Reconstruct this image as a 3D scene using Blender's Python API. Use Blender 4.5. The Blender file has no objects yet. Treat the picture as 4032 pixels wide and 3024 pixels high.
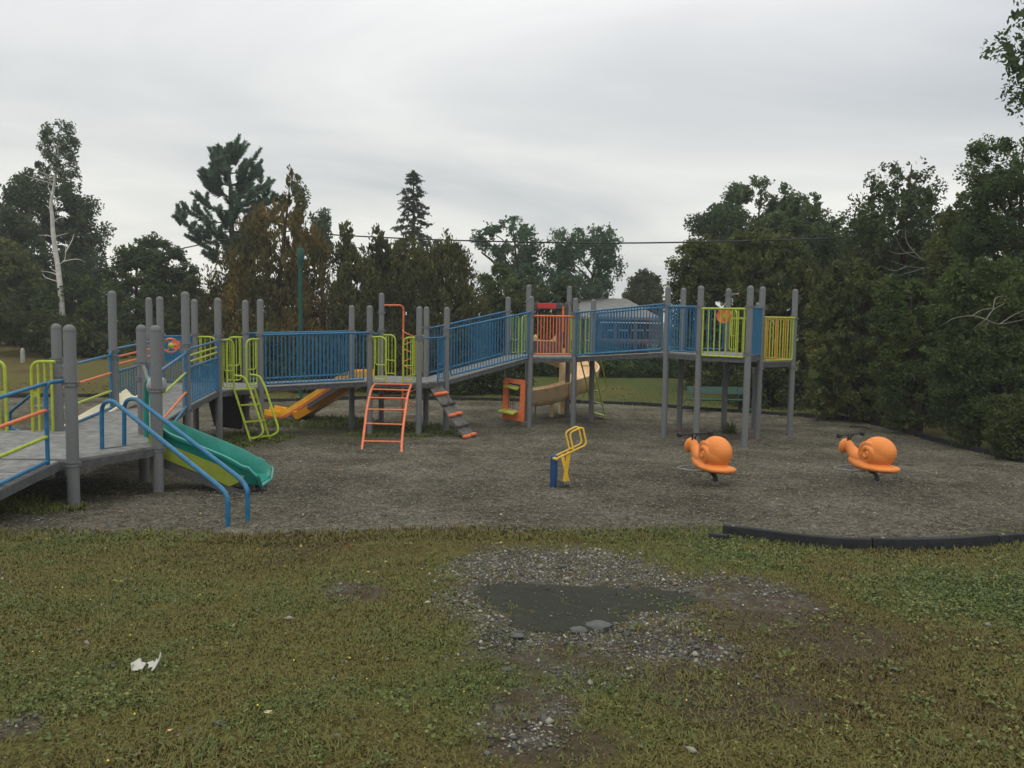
import bpy, math, random
import numpy as np
from mathutils import Vector, Matrix, Quaternion
random.seed(7); rng=np.random.default_rng(11)
SC=bpy.context.scene; COL=SC.collection
# ------------------------------------------------------------------ camera, sky, sun, exposure
F=3270.;CX=2016.;CY=1512.
PT=math.radians(4.57);RL=math.radians(0.9);CZ=2.55
f0=(0,math.cos(PT),-math.sin(PT));u0=(0,math.sin(PT),math.cos(PT))
_c,_s=math.cos(RL),math.sin(RL)
RV=(_c,_s*u0[1],_s*u0[2]);UV=(-_s,_c*u0[1],_c*u0[2])
cam=bpy.data.cameras.new('camera');co=bpy.data.objects.new('camera',cam);COL.objects.link(co)
cam.sensor_width=36;cam.lens=36*F/4032;cam.clip_start=.05;cam.clip_end=2000
co.matrix_world=Matrix(((RV[0],UV[0],-f0[0],0),(RV[1],UV[1],-f0[1],0),(RV[2],UV[2],-f0[2],CZ),(0,0,0,1)))
SC.camera=co
W=bpy.data.worlds.new("World");SC.world=W;W.use_nodes=True
nt=W.node_tree;nt.nodes.clear();L=nt.links
def N(t,**k):
    n=nt.nodes.new(t)
    for a,b in k.items():setattr(n,a,b)
    return n
SUN_EL=math.radians(58);SUN_ROT=math.radians(200)
sky=N('ShaderNodeTexSky',sky_type='NISHITA',sun_disc=False,sun_elevation=SUN_EL,sun_rotation=SUN_ROT)
tc=N('ShaderNodeTexCoord');sep=N('ShaderNodeSeparateXYZ');L.new(tc.outputs['Generated'],sep.inputs[0])
ad=N('ShaderNodeMath',operation='ADD');L.new(sep.outputs[2],ad.inputs[0]);ad.inputs[1].default_value=.16
dx=N('ShaderNodeMath',operation='DIVIDE');L.new(sep.outputs[0],dx.inputs[0]);L.new(ad.outputs[0],dx.inputs[1])
dy=N('ShaderNodeMath',operation='DIVIDE');L.new(sep.outputs[1],dy.inputs[0]);L.new(ad.outputs[0],dy.inputs[1])
cb=N('ShaderNodeCombineXYZ');L.new(dx.outputs[0],cb.inputs[0]);L.new(dy.outputs[0],cb.inputs[1])
mp=N('ShaderNodeMapping');L.new(cb.outputs[0],mp.inputs[0]);mp.inputs['Scale'].default_value=(.5,.62,1);mp.inputs['Location'].default_value=(2.3,.4,0)
nz=N('ShaderNodeTexNoise');nz.inputs['Scale'].default_value=1.0;nz.inputs['Detail'].default_value=5;nz.inputs['Roughness'].default_value=.52;nz.inputs['Distortion'].default_value=.5;L.new(mp.outputs[0],nz.inputs['Vector'])
cr=N('ShaderNodeValToRGB');L.new(nz.outputs[0],cr.inputs[0])
e=cr.color_ramp.elements;e[0].position=.34;e[0].color=(.71,.735,.77,1);e[1].position=.66;e[1].color=(1.13,1.115,1.085,1)
zr=N('ShaderNodeValToRGB');L.new(sep.outputs[2],zr.inputs[0])
zr.color_ramp.interpolation='B_SPLINE'
e=zr.color_ramp.elements;e[0].position=0;e[0].color=(.76,.75,.68,1);e[1].position=1;e[1].color=(1.0,1.0,.90,1)
for p,cc in((.10,(.69,.69,.66)),(.2,(.62,.63,.62)),(.32,(.64,.65,.67)),(.42,(.78,.78,.78))):
    q=zr.color_ramp.elements.new(p);q.color=(*cc,1)
mu=N('ShaderNodeMix',data_type='RGBA',blend_type='MULTIPLY');mu.inputs[0].default_value=1
L.new(zr.outputs[0],mu.inputs[6]);L.new(cr.outputs[0],mu.inputs[7])
# overcast luminance rises to the zenith (CIE overcast sky)
zen=N('ShaderNodeMapRange');L.new(sep.outputs[2],zen.inputs[0]);zen.inputs[1].default_value=.42;zen.inputs[2].default_value=1;zen.inputs[3].default_value=13.2;zen.inputs[4].default_value=19
sc_=N('ShaderNodeVectorMath',operation='SCALE');L.new(mu.outputs[2],sc_.inputs[0]);L.new(zen.outputs[0],sc_.inputs['Scale'])
mx=N('ShaderNodeMix',data_type='RGBA');mx.inputs[0].default_value=.95
L.new(sky.outputs[0],mx.inputs[6]);L.new(sc_.outputs[0],mx.inputs[7])
bg=N('ShaderNodeBackground');bg.inputs[1].default_value=.1;L.new(mx.outputs[2],bg.inputs[0])
wo=N('ShaderNodeOutputWorld');L.new(bg.outputs[0],wo.inputs[0])
sl=bpy.data.lights.new('sun','SUN');sl.energy=.7;sl.angle=math.radians(25);sl.color=(1,.97,.92)
so=bpy.data.objects.new('sun',sl);COL.objects.link(so)
sd=Vector((math.sin(SUN_ROT)*math.cos(SUN_EL),math.cos(SUN_ROT)*math.cos(SUN_EL),math.sin(SUN_EL)))
so.rotation_euler=sd.to_track_quat('Z','Y').to_euler()
SC.view_settings.view_transform='Standard';SC.view_settings.look='None';SC.view_settings.exposure=0;SC.view_settings.gamma=1
SC.cycles.max_bounces=5;SC.cycles.diffuse_bounces=3;SC.cycles.transparent_max_bounces=4
# ------------------------------------------------------------------ measuring: photo pixel -> place on the ground / at a distance
def ray(px,py):
    a=(px-CX)/F;b=(CY-py)/F
    return tuple(f0[i]+a*RV[i]+b*UV[i] for i in range(3))
def proj(p):
    d=(p[0],p[1],p[2]-CZ);z=sum(d[i]*f0[i] for i in range(3))
    return CX+F*sum(d[i]*RV[i] for i in range(3))/z, CY-F*sum(d[i]*UV[i] for i in range(3))/z
GPX=[-100,0,3,7.5,9.1,12,16,18,26,40,60,900];GPZ=[.95,.95,.90,.50,.40,.25,.08,0,0,.77,1.0,1.0]
def gz(x,y): return float(np.interp(y,GPX,GPZ))
def Gd(px,py):
    d=ray(px,py);y=1.
    while y<300:
        if CZ+d[2]*y/d[1]<=gz(0,y):
            lo,hi=y-.05,y
            for _ in range(30):
                m=(lo+hi)/2
                if CZ+d[2]*m/d[1]<=gz(0,m):hi=m
                else:lo=m
            t=hi/d[1];return (d[0]*t,hi,CZ+d[2]*t)
        y+=.05
    return D(px,py,60)
def D(px,py,Y):
    d=ray(px,py);t=Y/d[1];return (d[0]*t,Y,CZ+d[2]*t)
def zat(p,py):
    lo,hi=-5.,14.
    for _ in range(45):
        m=(lo+hi)/2
        if proj((p[0],p[1],m))[1]>py: lo=m
        else: hi=m
    return lo
def Dz(px,py,z):
    d=ray(px,py);t=(z-CZ)/d[2];return (d[0]*t,d[1]*t,z)
# ------------------------------------------------------------------ materials
MATS={}
def mat(name,col,rough=.6,var=.12,scale=6,bump=0,bscale=60,spec=.4,col2=None,detail=4,metal=0):
    if name in MATS:return MATS[name]
    m=bpy.data.materials.new(name);m.use_nodes=True;t=m.node_tree;b=t.nodes['Principled BSDF']
    b.inputs['Roughness'].default_value=rough;b.inputs['Specular IOR Level'].default_value=spec;b.inputs['Metallic'].default_value=metal
    c=t.nodes.new('ShaderNodeTexCoord');n=t.nodes.new('ShaderNodeTexNoise');n.inputs['Scale'].default_value=scale;n.inputs['Detail'].default_value=detail
    t.links.new(c.outputs['Object'],n.inputs['Vector'])
    r=t.nodes.new('ShaderNodeValToRGB');t.links.new(n.outputs[0],r.inputs[0])
    e=r.color_ramp.elements;e[0].position=.3;e[1].position=.7
    a=col2 if col2 else tuple(x*(1-var) for x in col)
    e[0].color=(*a,1);e[1].color=(*(col if col2 else tuple(min(1,x*(1+var)) for x in col)),1)
    t.links.new(r.outputs[0],b.inputs['Base Color'])
    if bump:
        n2=t.nodes.new('ShaderNodeTexNoise');n2.inputs['Scale'].default_value=bscale;n2.inputs['Detail'].default_value=3
        t.links.new(c.outputs['Object'],n2.inputs['Vector'])
        bp=t.nodes.new('ShaderNodeBump');bp.inputs['Strength'].default_value=bump;bp.inputs['Distance'].default_value=.02
        t.links.new(n2.outputs[0],bp.inputs['Height']);t.links.new(bp.outputs[0],b.inputs['Normal'])
    MATS[name]=m;return m
def attr_mat(name,stops,attr='tint',rough=.8,nscale=0,namt=.15,spec=.2,trans=0,bump=0,bscale=30,bdist=.02):
    """colour from a per-leaf / per-point attribute, broken up by noise"""
    if name in MATS:return MATS[name]
    m=bpy.data.materials.new(name);m.use_nodes=True;t=m.node_tree;b=t.nodes['Principled BSDF']
    b.inputs['Roughness'].default_value=rough;b.inputs['Specular IOR Level'].default_value=spec
    a=t.nodes.new('ShaderNodeAttribute');a.attribute_name=attr
    src=a.outputs['Fac']
    c=t.nodes.new('ShaderNodeTexCoord')
    if nscale:
        n=t.nodes.new('ShaderNodeTexNoise');n.inputs['Scale'].default_value=nscale;n.inputs['Detail'].default_value=6;n.inputs['Roughness'].default_value=.65
        t.links.new(c.outputs['Object'],n.inputs['Vector'])
        q=t.nodes.new('ShaderNodeMath');q.operation='MULTIPLY_ADD';t.links.new(n.outputs[0],q.inputs[0]);q.inputs[1].default_value=namt*2;q.inputs[2].default_value=-namt
        w=t.nodes.new('ShaderNodeMath');w.operation='ADD';t.links.new(src,w.inputs[0]);t.links.new(q.outputs[0],w.inputs[1]);src=w.outputs[0]
    r=t.nodes.new('ShaderNodeValToRGB');t.links.new(src,r.inputs[0])
    e=r.color_ramp.elements
    e[0].position=stops[0][0];e[0].color=(*stops[0][1],1);e[1].position=stops[-1][0];e[1].color=(*stops[-1][1],1)
    for p,cc in stops[1:-1]:
        q=e.new(p);q.color=(*cc,1)
    t.links.new(r.outputs[0],b.inputs['Base Color'])
    if trans:
        for el in e:el.color=(*[min(.45,c_*g_) for c_,g_ in zip(el.color[:3],(1.32,1.42,1.2))],1)
    if bump:
        n2=t.nodes.new('ShaderNodeTexNoise');n2.inputs['Scale'].default_value=bscale;n2.inputs['Detail'].default_value=5
        t.links.new(c.outputs['Object'],n2.inputs['Vector'])
        bp=t.nodes.new('ShaderNodeBump');bp.inputs['Strength'].default_value=bump;bp.inputs['Distance'].default_value=bdist
        t.links.new(n2.outputs[0],bp.inputs['Height']);t.links.new(bp.outputs[0],b.inputs['Normal'])
    if trans:
        tr=t.nodes.new('ShaderNodeBsdfTranslucent');ms=t.nodes.new('ShaderNodeMixShader');ms.inputs[0].default_value=trans
        t.links.new(r.outputs[0],tr.inputs[0]);t.links.new(b.outputs[0],ms.inputs[1]);t.links.new(tr.outputs[0],ms.inputs[2]);t.links.new(ms.outputs[0],t.nodes['Material Output'].inputs[0])
    MATS[name]=m;return m
def wear(m,col,s=7,lo=.64,hi=.70):
    """scuffed and faded patches"""
    t=m.node_tree;b=t.nodes['Principled BSDF'];src=b.inputs['Base Color'].links[0].from_socket
    c=t.nodes.new('ShaderNodeTexCoord');n=t.nodes.new('ShaderNodeTexNoise');n.inputs['Scale'].default_value=s;n.inputs['Detail'].default_value=9;n.inputs['Roughness'].default_value=.75
    t.links.new(c.outputs['Object'],n.inputs['Vector']);r=t.nodes.new('ShaderNodeMapRange');r.inputs[1].default_value=lo;r.inputs[2].default_value=hi;r.inputs[4].default_value=.75;t.links.new(n.outputs[0],r.inputs[0])
    x=t.nodes.new('ShaderNodeMix');x.data_type='RGBA';t.links.new(r.outputs[0],x.inputs[0]);t.links.new(src,x.inputs[6]);x.inputs[7].default_value=(*col,1);t.links.new(x.outputs[2],b.inputs['Base Color']);return m
GREY=mat('grey_post_paint',(.15,.157,.16),.75,.16,120,.25,200,.25)
DECKM=mat('grey_deck_coating',(.25,.25,.245),.8,0,9,.35,90,.2,col2=(.13,.13,.127))
EDGE=mat('deck_edge_grey',(.085,.087,.09),.7,.25,14,.2,80,.25)
CLAMP=mat('clamp_grey',(.13,.135,.14),.45,.15,30)
BLUE=wear(mat('blue_powder_coat',(.016,.125,.25),.42,.22,14,.08,120,.4),(.12,.13,.14))
DBLUE=mat('dark_blue_paint',(.012,.05,.15),.45,.2,14)
LIME=wear(mat('lime_powder_coat',(.34,.41,.035),.42,.18,14,.08,120,.4),(.2,.2,.08),9,.66,.74)
ORNG=wear(mat('orange_powder_coat',(.66,.165,.06),.42,.16,14,.08,120,.4),(.45,.25,.18),9)
TEAL=wear(mat('teal_plastic',(.005,.195,.155),.32,.2,4,.04,60,.5),(.04,.22,.18),5,.5,.8)
YELL=wear(mat('yellow_plastic',(.78,.38,.015),.38,.16,5,.04,60,.45),(.5,.3,.07),6,.55,.8)
AMBR=mat('amber_plastic',(.62,.25,.01),.4,.15,5)
YTUB=mat('yellow_paint',(.75,.46,.04),.4,.12,18)
BEIG=mat('peach_plastic',(.78,.56,.33),.42,.14,5,.05,50,.4)
REDM=mat('red_plastic',(.45,.03,.03),.45,.15,8)
STRP=mat('coral_stripe',(.55,.11,.035),.45,.12,8)
DGRY=mat('dark_grey_plastic',(.07,.07,.068),.6,.2,10)
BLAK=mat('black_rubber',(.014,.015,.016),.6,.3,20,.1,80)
SNAIL=wear(mat('orange_snail_plastic',(.74,.235,.05),.55,.08,5,.12,160,.35),(.62,.24,.08),8,.5,.85)
STEEL=mat('galvanised_steel',(.22,.225,.22),.5,.15,30,metal=.3)
KERB=mat('black_edging_plastic',(.02,.022,.025),.75,.4,7,.25,70,.25)
BGRN=mat('green_bench_paint',(.01,.09,.055),.5,.2,12)
PGRN=mat('green_pole_paint',(.004,.06,.045),.5,.2,5)
BARK=mat('brown_bark',(.06,.045,.035),.95,.4,8,.6,20,.1)
GBARK=mat('grey_twig_bark',(.21,.2,.17),.95,.2,8)
BIRCH=mat('white_birch_bark',(.62,.6,.56),.85,.0,5,.2,20,.2,col2=(.36,.34,.31))
PAPER=mat('crumpled_paper',(.42,.41,.36),.9,.12,12,.3,40,.1)
# ------------------------------------------------------------------ mesh collector
def fillet(pts,r,n=5):
    P=[Vector(p) for p in pts];out=[P[0]]
    for i in range(1,len(P)-1):
        a,b,c=P[i-1],P[i],P[i+1];u=(a-b);v=(c-b);k=min(r,u.length*.49,v.length*.49)
        s=b+u.normalized()*k;e_=b+v.normalized()*k
        for j in range(n+1):
            t=j/n;out.append(s*(1-t)**2+b*2*t*(1-t)+e_*t*t)
    out.append(P[-1]);return out
def smoothp(pts,n=6):
    P=[Vector(p) for p in pts];out=[]
    Q=[2*P[0]-P[1]]+P+[2*P[-1]-P[-2]]
    for i in range(1,len(Q)-2):
        p0,p1,p2,p3=Q[i-1:i+3]
        for j in range(n):
            t=j/n;out.append(.5*((2*p1)+(p2-p0)*t+(2*p0-5*p1+4*p2-p3)*t*t+(3*p1-p0-3*p2+p3)*t**3))
    out.append(P[-1]);return out
class MB:
    def __init__(s):s.v=[];s.f=[]
    def tube(s,pts,r,n=8,r2=None,closed=False):
        P=[Vector(p) for p in pts];m=len(P);b0=len(s.v)
        up=None
        for i in range(m):
            if closed:t=P[(i+1)%m]-P[i-1]
            else:t=P[min(i+1,m-1)]-P[max(i-1,0)]
            t=t.normalized() if t.length>1e-9 else Vector((0,0,1))
            if up is None:
                up=Vector((0,0,1)) if abs(t.z)<.9 else Vector((1,0,0))
            a=(up-t*up.dot(t));a=a.normalized() if a.length>1e-6 else t.orthogonal().normalized()
            up=a;b=t.cross(a)
            if callable(r):rr=r(i/(m-1))
            else:rr=r if r2 is None else r+(r2-r)*i/(m-1)
            for k in range(n):
                q=2*math.pi*k/n;s.v.append(tuple(P[i]+(a*math.cos(q)+b*math.sin(q))*rr))
        for i in range(m if closed else m-1):
            for k in range(n):
                k2=(k+1)%n;i2=(i+1)%m;s.f.append((b0+i*n+k,b0+i*n+k2,b0+i2*n+k2,b0+i2*n+k))
        if not closed:
            s.f.append(tuple(b0+k for k in range(n))[::-1]);s.f.append(tuple(b0+(m-1)*n+k for k in range(n)))
        return s
    def lathe(s,c,prof,n=16,ax=None):
        """prof: (radius, height) list around a vertical axis (or ax)"""
        b0=len(s.v);C=Vector(c);q=Quaternion() if ax is None else Vector((0,0,1)).rotation_difference(Vector(ax))
        for r,h in prof:
            for k in range(n):
                a=2*math.pi*k/n;s.v.append(tuple(C+q@Vector((r*math.cos(a),r*math.sin(a),h))))
        m=len(prof)
        for i in range(m-1):
            for k in range(n):
                k2=(k+1)%n;s.f.append((b0+i*n+k,b0+i*n+k2,b0+(i+1)*n+k2,b0+(i+1)*n+k))
        s.f.append(tuple(b0+k for k in range(n))[::-1]);s.f.append(tuple(b0+(m-1)*n+k for k in range(n)))
        return s
    def prism(s,poly,z0,z1):
        """poly: xy or xyz list; z0/z1 heights or per-point lists"""
        n=len(poly);b0=len(s.v);g=lambda z,i:z[i] if hasattr(z,'__len__') else z
        ar=sum(poly[i][0]*poly[(i+1)%n][1]-poly[(i+1)%n][0]*poly[i][1] for i in range(n))
        idx=list(range(n)) if ar>0 else list(range(n))[::-1]
        for i in idx:s.v.append((poly[i][0],poly[i][1],g(z0,i)))
        for i in idx:s.v.append((poly[i][0],poly[i][1],g(z1,i)))
        s.f.append(tuple(b0+i for i in range(n))[::-1]);s.f.append(tuple(b0+n+i for i in range(n)))
        for i in range(n):
            j=(i+1)%n;s.f.append((b0+i,b0+j,b0+n+j,b0+n+i))
        return s
    def beam(s,a,b,w,h,up=(0,0,1)):
        """rectangular bar from a to b; w across, h along up"""
        A=Vector(a);B=Vector(b);t=(B-A).normalized();u=Vector(up);u=(u-t*u.dot(t)).normalized();x=t.cross(u)
        b0=len(s.v)
        for P in(A,B):
            for i,j in((-1,-1),(1,-1),(1,1),(-1,1)):s.v.append(tuple(P+x*(i*w/2)+u*(j*h/2)))
        s.f+= [(b0+3,b0+2,b0+1,b0),(b0+4,b0+5,b0+6,b0+7)]
        for i in range(4):
            j=(i+1)%4;s.f.append((b0+i,b0+j,b0+4+j,b0+4+i))
        return s
    def loft(s,secs,closed=True,cap=True):
        n=len(secs[0]);b0=len(s.v)
        for c in secs:s.v+= [tuple(p) for p in c]
        for i in range(len(secs)-1):
            for k in range(n if closed else n-1):
                k2=(k+1)%n;s.f.append((b0+i*n+k,b0+i*n+k2,b0+(i+1)*n+k2,b0+(i+1)*n+k))
        if cap and closed:
            s.f.append(tuple(b0+k for k in range(n))[::-1]);s.f.append(tuple(b0+(len(secs)-1)*n+k for k in range(n)))
        return s
    def build(s,name,m,parent=None,smooth=True,bevel=0):
        me=bpy.data.meshes.new(name);me.from_pydata(s.v,[],s.f);me.update()
        import bmesh
        bm=bmesh.new();bm.from_mesh(me);bmesh.ops.recalc_face_normals(bm,faces=bm.faces)
        if bevel:bmesh.ops.bevel(bm,geom=bm.edges[:],offset=bevel,segments=2,affect='EDGES',clamp_overlap=True)
        bm.to_mesh(me);bm.free()
        me.materials.append(m)
        o=bpy.data.objects.new(name,me);COL.objects.link(o)
        if smooth:
            me.polygons.foreach_set('use_smooth',[True]*len(me.polygons))
            try:me.set_sharp_from_angle(angle=math.radians(38))
            except Exception:pass
        if parent is not None:setpar(o,parent)
        return o
def setpar(o,parent):
    """things hold a place; their parts are modelled in world coordinates"""
    o.parent=parent
    o.matrix_parent_inverse=Matrix.Translation(-Vector(parent.location)) if parent.parent is None else Matrix()
def tag(o,label,cat,group=None,kind=None):
    if label:o['label']=label
    if cat:o['category']=cat
    if group:o['group']=group
    if kind:o['kind']=kind
    return o
def thing(name,loc,label,cat,group=None):
    o=bpy.data.objects.new(name,None);COL.objects.link(o);o.location=loc;o.empty_display_size=.2
    return tag(o,label,cat,group)
def npmesh(name,v,f,m,attrs=None,parent=None,smooth=False):
    """fast mesh from numpy: v (n,3), f (k,3|4)"""
    me=bpy.data.meshes.new(name);nf,k=f.shape
    me.vertices.add(len(v));me.vertices.foreach_set('co',np.ascontiguousarray(v,dtype=np.float32).ravel())
    me.loops.add(nf*k);me.loops.foreach_set('vertex_index',np.ascontiguousarray(f,dtype=np.int32).ravel())
    me.polygons.add(nf);me.polygons.foreach_set('loop_start',np.arange(0,nf*k,k,dtype=np.int32))
    me.update(calc_edges=True)
    for an,(dom,val) in (attrs or {}).items():
        a=me.attributes.new(an,'FLOAT',dom);a.data.foreach_set('value',np.ascontiguousarray(val,dtype=np.float32))
    me.materials.append(m)
    if smooth:me.polygons.foreach_set('use_smooth',np.ones(nf,dtype=bool))
    o=bpy.data.objects.new(name,me);COL.objects.link(o)
    if parent is not None:setpar(o,parent)
    return o
# value noise in numpy
_tab=rng.random((256,256))
def vn(x,y):
    xi=np.floor(x).astype(int);yi=np.floor(y).astype(int);fx=x-xi;fy=y-yi;fx=fx*fx*(3-2*fx);fy=fy*fy*(3-2*fy)
    g=lambda a,b:_tab[a%256,b%256]
    return (g(xi,yi)*(1-fx)+g(xi+1,yi)*fx)*(1-fy)+(g(xi,yi+1)*(1-fx)+g(xi+1,yi+1)*fx)*fy
def fbm(x,y,o=4):
    s=0;a=.5;t=0
    for i in range(o):
        s=s+a*vn(x*2**i+17*i,y*2**i+31*i);t+=a;a*=.55
    return s/t
def inpoly(x,y,P):
    r=np.zeros(x.shape,bool);n=len(P)
    for i in range(n):
        x1,y1=P[i];x2,y2=P[(i+1)%n]
        c=((y1>y)!=(y2>y));xx=(x2-x1)*(y-y1)/((y2-y1) if y2!=y1 else 1e-9)+x1
        r^=c&(x<xx)
    return r
def dpoly(x,y,P):
    d=np.full(x.shape,1e9);n=len(P)
    for i in range(n):
        x1,y1=P[i];x2,y2=P[(i+1)%n];dx_,dy_=x2-x1,y2-y1;l=dx_*dx_+dy_*dy_+1e-12
        t=np.clip(((x-x1)*dx_+(y-y1)*dy_)/l,0,1);d=np.minimum(d,np.hypot(x-x1-t*dx_,y-y1-t*dy_))
    return np.where(inpoly(x,y,P),d,-d)
S=4032/2212.
def g2(px,py):
    p=Gd(px*S,py*S);return (p[0],p[1])
# ------------------------------------------------------------------ ground, gravel bed
back=[Gd(*p)[:2] for p in((0,1562),(400,1564),(1020,1582),(1568,1571),(2425,1592),(2735,1613),(3154,1641),(3391,1659),(3573,1705),(4032,1823))]
front=[Gd(*p)[:2] for p in((4032,2124),(3646,2158),(3391,2150),(3100,2124),(2820,2088),(2400,2108),(1900,2100),(1640,2096),(1300,2108),(1000,2124),(600,2108),(0,2115))]
BED=[(-17,24.5)]+back+[(9.15,13.2),(9.0,11.6),(8.3,10.0),(7.2,8.9),(6.0,8.1)]+front+[(-9,7.6),(-13,8.5),(-17,11)]
def px_ell(px,py,rx,ry):
    c=g2(px,py);a=g2(px+rx,py);b=g2(px,py-ry);b2=g2(px,py+ry)
    return (c[0],(b[1]+b2[1])/2,abs(a[0]-c[0]),abs(b[1]-b2[1])/2)
BARE=[px_ell(*e_) for e_ in((1250,1290,300,110),(1220,1400,210,100),(1140,1530,130,75),(1600,1290,160,60),(760,1285,90,22),(30,1570,60,30),(1440,1400,160,45),(1180,1225,240,30))]
SOIL=[px_ell(*e_) for e_ in((1720,1340,170,90),(1560,1500,230,90),(1200,1600,160,50),(1880,1370,60,30))]
def ells(x,y,E_,soft=.45):
    m=np.zeros_like(x)
    n=(fbm(x*1.7+5,y*1.7,4)-.5)*1.5
    for cx,cy,rx,ry in E_:
        d=np.hypot((x-cx)/rx,(y-cy)/ry)+n*.7
        m=np.maximum(m,np.clip((1-d)/soft+.35,0,1))
    return m
def hgt(x,y):
    return np.interp(y,GPX,GPZ)+(fbm(x*.9,y*.9,3)-.5)*.05*np.clip((7.4-y)/1,0,1)+(fbm(x*.15+9,y*.15,3)-.5)*.5*np.clip((y-28)/12,0,1)
def grid(xs,ys):
    X,Y=np.meshgrid(xs,ys);nx,ny=len(xs),len(ys);i=np.arange(nx*ny).reshape(ny,nx)
    f=np.stack([i[:-1,:-1],i[:-1,1:],i[1:,1:],i[1:,:-1]],-1).reshape(-1,4);return X.ravel(),Y.ravel(),f
ys=np.concatenate([[-60,-20,-8,-2,0,1,1.6],np.arange(2,9,.06),np.arange(9,27,.35),np.arange(27,60,1.),[70,100,160,300,700]])
xs=np.concatenate([[-600,-200,-100,-60,-40,-30,-24],np.arange(-20,-7,.5),np.arange(-7,7.5,.07),np.arange(7.5,22,.5),[24,30,40,60,100,200,600]])
X,Y,f=grid(xs,ys)
Z=hgt(X,Y);d=dpoly(X,Y,BED);Z=np.where(d>.15,Z-.10,Z);
bare=ells(X,Y,BARE);soil=ells(X,Y,SOIL,.6)
Z+=np.where((Y<8)&(d<0),(fbm(X*9,Y*9,3)-.5)*.018,0)
tint=np.clip(.45+(fbm(X*.55+3,Y*.55+1,5)-.5)*1.3+np.clip((X-1.5)*.05,-.06,.22)+.35*np.clip((Y-24)/3,0,1)*np.clip((X+6)/6,0,1),0,1)
# tint: 0 dry brown, 1 green ; bare pushes to soil
GM=bpy.data.materials.new('lawn_soil');GM.use_nodes=True;t=GM.node_tree;b=t.nodes['Principled BSDF'];b.inputs['Roughness'].default_value=.95;b.inputs['Specular IOR Level'].default_value=.1
def nn(tp,**k):
    n=t.nodes.new(tp)
    for a,c in k.items():setattr(n,a,c)
    return n
c=nn('ShaderNodeTexCoord')
def cramp(src,st):
    r=nn('ShaderNodeValToRGB');t.links.new(src,r.inputs[0]);e=r.color_ramp.elements
    e[0].position,e[1].position=st[0][0],st[-1][0];e[0].color=(*st[0][1],1);e[1].color=(*st[-1][1],1)
    for p,cc in st[1:-1]:
        q=e.new(p);q.color=(*cc,1)
    return r.outputs[0]
def noise(s,d=6,r=.6):
    n=nn('ShaderNodeTexNoise');n.inputs['Scale'].default_value=s;n.inputs['Detail'].default_value=d;n.inputs['Roughness'].default_value=r;t.links.new(c.outputs['Object'],n.inputs['Vector']);return n.outputs[0]
def mix(fac,a,bb):
    m=nn('ShaderNodeMix',data_type='RGBA');t.links.new(fac,m.inputs[0])
    for i,q in((6,a),(7,bb)):
        if isinstance(q,tuple):m.inputs[i].default_value=(*q,1)
        else:t.links.new(q,m.inputs[i])
    return m.outputs[2]
def mth(op,a,bb,cc=0):
    m=nn('ShaderNodeMath',operation=op)
    for i,q in enumerate((a,bb,cc)):
        if isinstance(q,(int,float)):m.inputs[i].default_value=q
        else:t.links.new(q,m.inputs[i])
    return m.outputs[0]
at=nn('ShaderNodeAttribute',attribute_name='tint').outputs['Fac'];ab=nn('ShaderNodeAttribute',attribute_name='bare').outputs['Fac'];as_=nn('ShaderNodeAttribute',attribute_name='soil').outputs['Fac']
gr=cramp(mth('ADD',at,mth('MULTIPLY_ADD',noise(2.2),.7,-.35)),((0,(.075,.057,.025)),(.35,(.11,.09,.033)),(.65,(.10,.10,.033)),(1,(.065,.09,.028))))
fine=cramp(noise(38,5,.75),((.32,(.22,.22,.22)),(.68,(1.65,1.6,1.4))))
m_=nn('ShaderNodeMix',data_type='RGBA',blend_type='MULTIPLY');m_.inputs[0].default_value=1;t.links.new(gr,m_.inputs[6]);t.links.new(fine,m_.inputs[7])
soilc=cramp(noise(14,6,.7),((.3,(.045,.034,.022)),(.7,(.10,.078,.048))))
pebv=nn('ShaderNodeTexVoronoi');pebv.inputs['Scale'].default_value=45;t.links.new(c.outputs['Object'],pebv.inputs['Vector'])
gravc=cramp(pebv.outputs['Color'],((.1,(.055,.048,.038)),(.6,(.10,.09,.072)),(.95,(.18,.17,.145))))
barec=mix(cramp(noise(5,5,.6),((.42,(0,0,0)),(.6,(1,1,1)))),soilc,gravc)
col=mix(as_,m_.outputs[2],soilc);col=mix(ab,col,barec)
t.links.new(col,b.inputs['Base Color'])
bp=nn('ShaderNodeBump');bp.inputs['Strength'].default_value=.8;bp.inputs['Distance'].default_value=.03;t.links.new(noise(30,6,.75),bp.inputs['Height']);t.links.new(bp.outputs[0],b.inputs['Normal'])
g=npmesh('ground',np.stack([X,Y,Z],1),f,GM,{'tint':('POINT',tint),'bare':('POINT',bare),'soil':('POINT',soil)},smooth=True);tag(g,None,None,kind='structure')
# gravel bed
def crampS(s,d,r,st):return cramp(noise(s,d,r),st)
GB=bpy.data.materials.new('grey_brown_gravel');GB.use_nodes=True;t=GB.node_tree;b=t.nodes['Principled BSDF'];b.inputs['Roughness'].default_value=.95;b.inputs['Specular IOR Level'].default_value=.15
c=nn('ShaderNodeTexCoord')
base=cramp(noise(.8,6,.68),((.36,(.068,.060,.042)),(.5,(.12,.110,.083)),(.64,(.175,.163,.13))))
sp=cramp(noise(26,8,.85),((.36,(.3,.3,.3)),(.5,(.95,.95,.93)),(.66,(1.7,1.68,1.6))))
m_=nn('ShaderNodeMix',data_type='RGBA',blend_type='MULTIPLY');m_.inputs[0].default_value=1;t.links.new(base,m_.inputs[6]);t.links.new(sp,m_.inputs[7])
m2_=nn('ShaderNodeMix',data_type='RGBA',blend_type='MULTIPLY');m2_.inputs[0].default_value=1;t.links.new(m_.outputs[2],m2_.inputs[6]);t.links.new(crampS(9,5,.75,((.36,(.55,.53,.48)),(.64,(1.42,1.42,1.42)))),m2_.inputs[7]);m_=m2_
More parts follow.
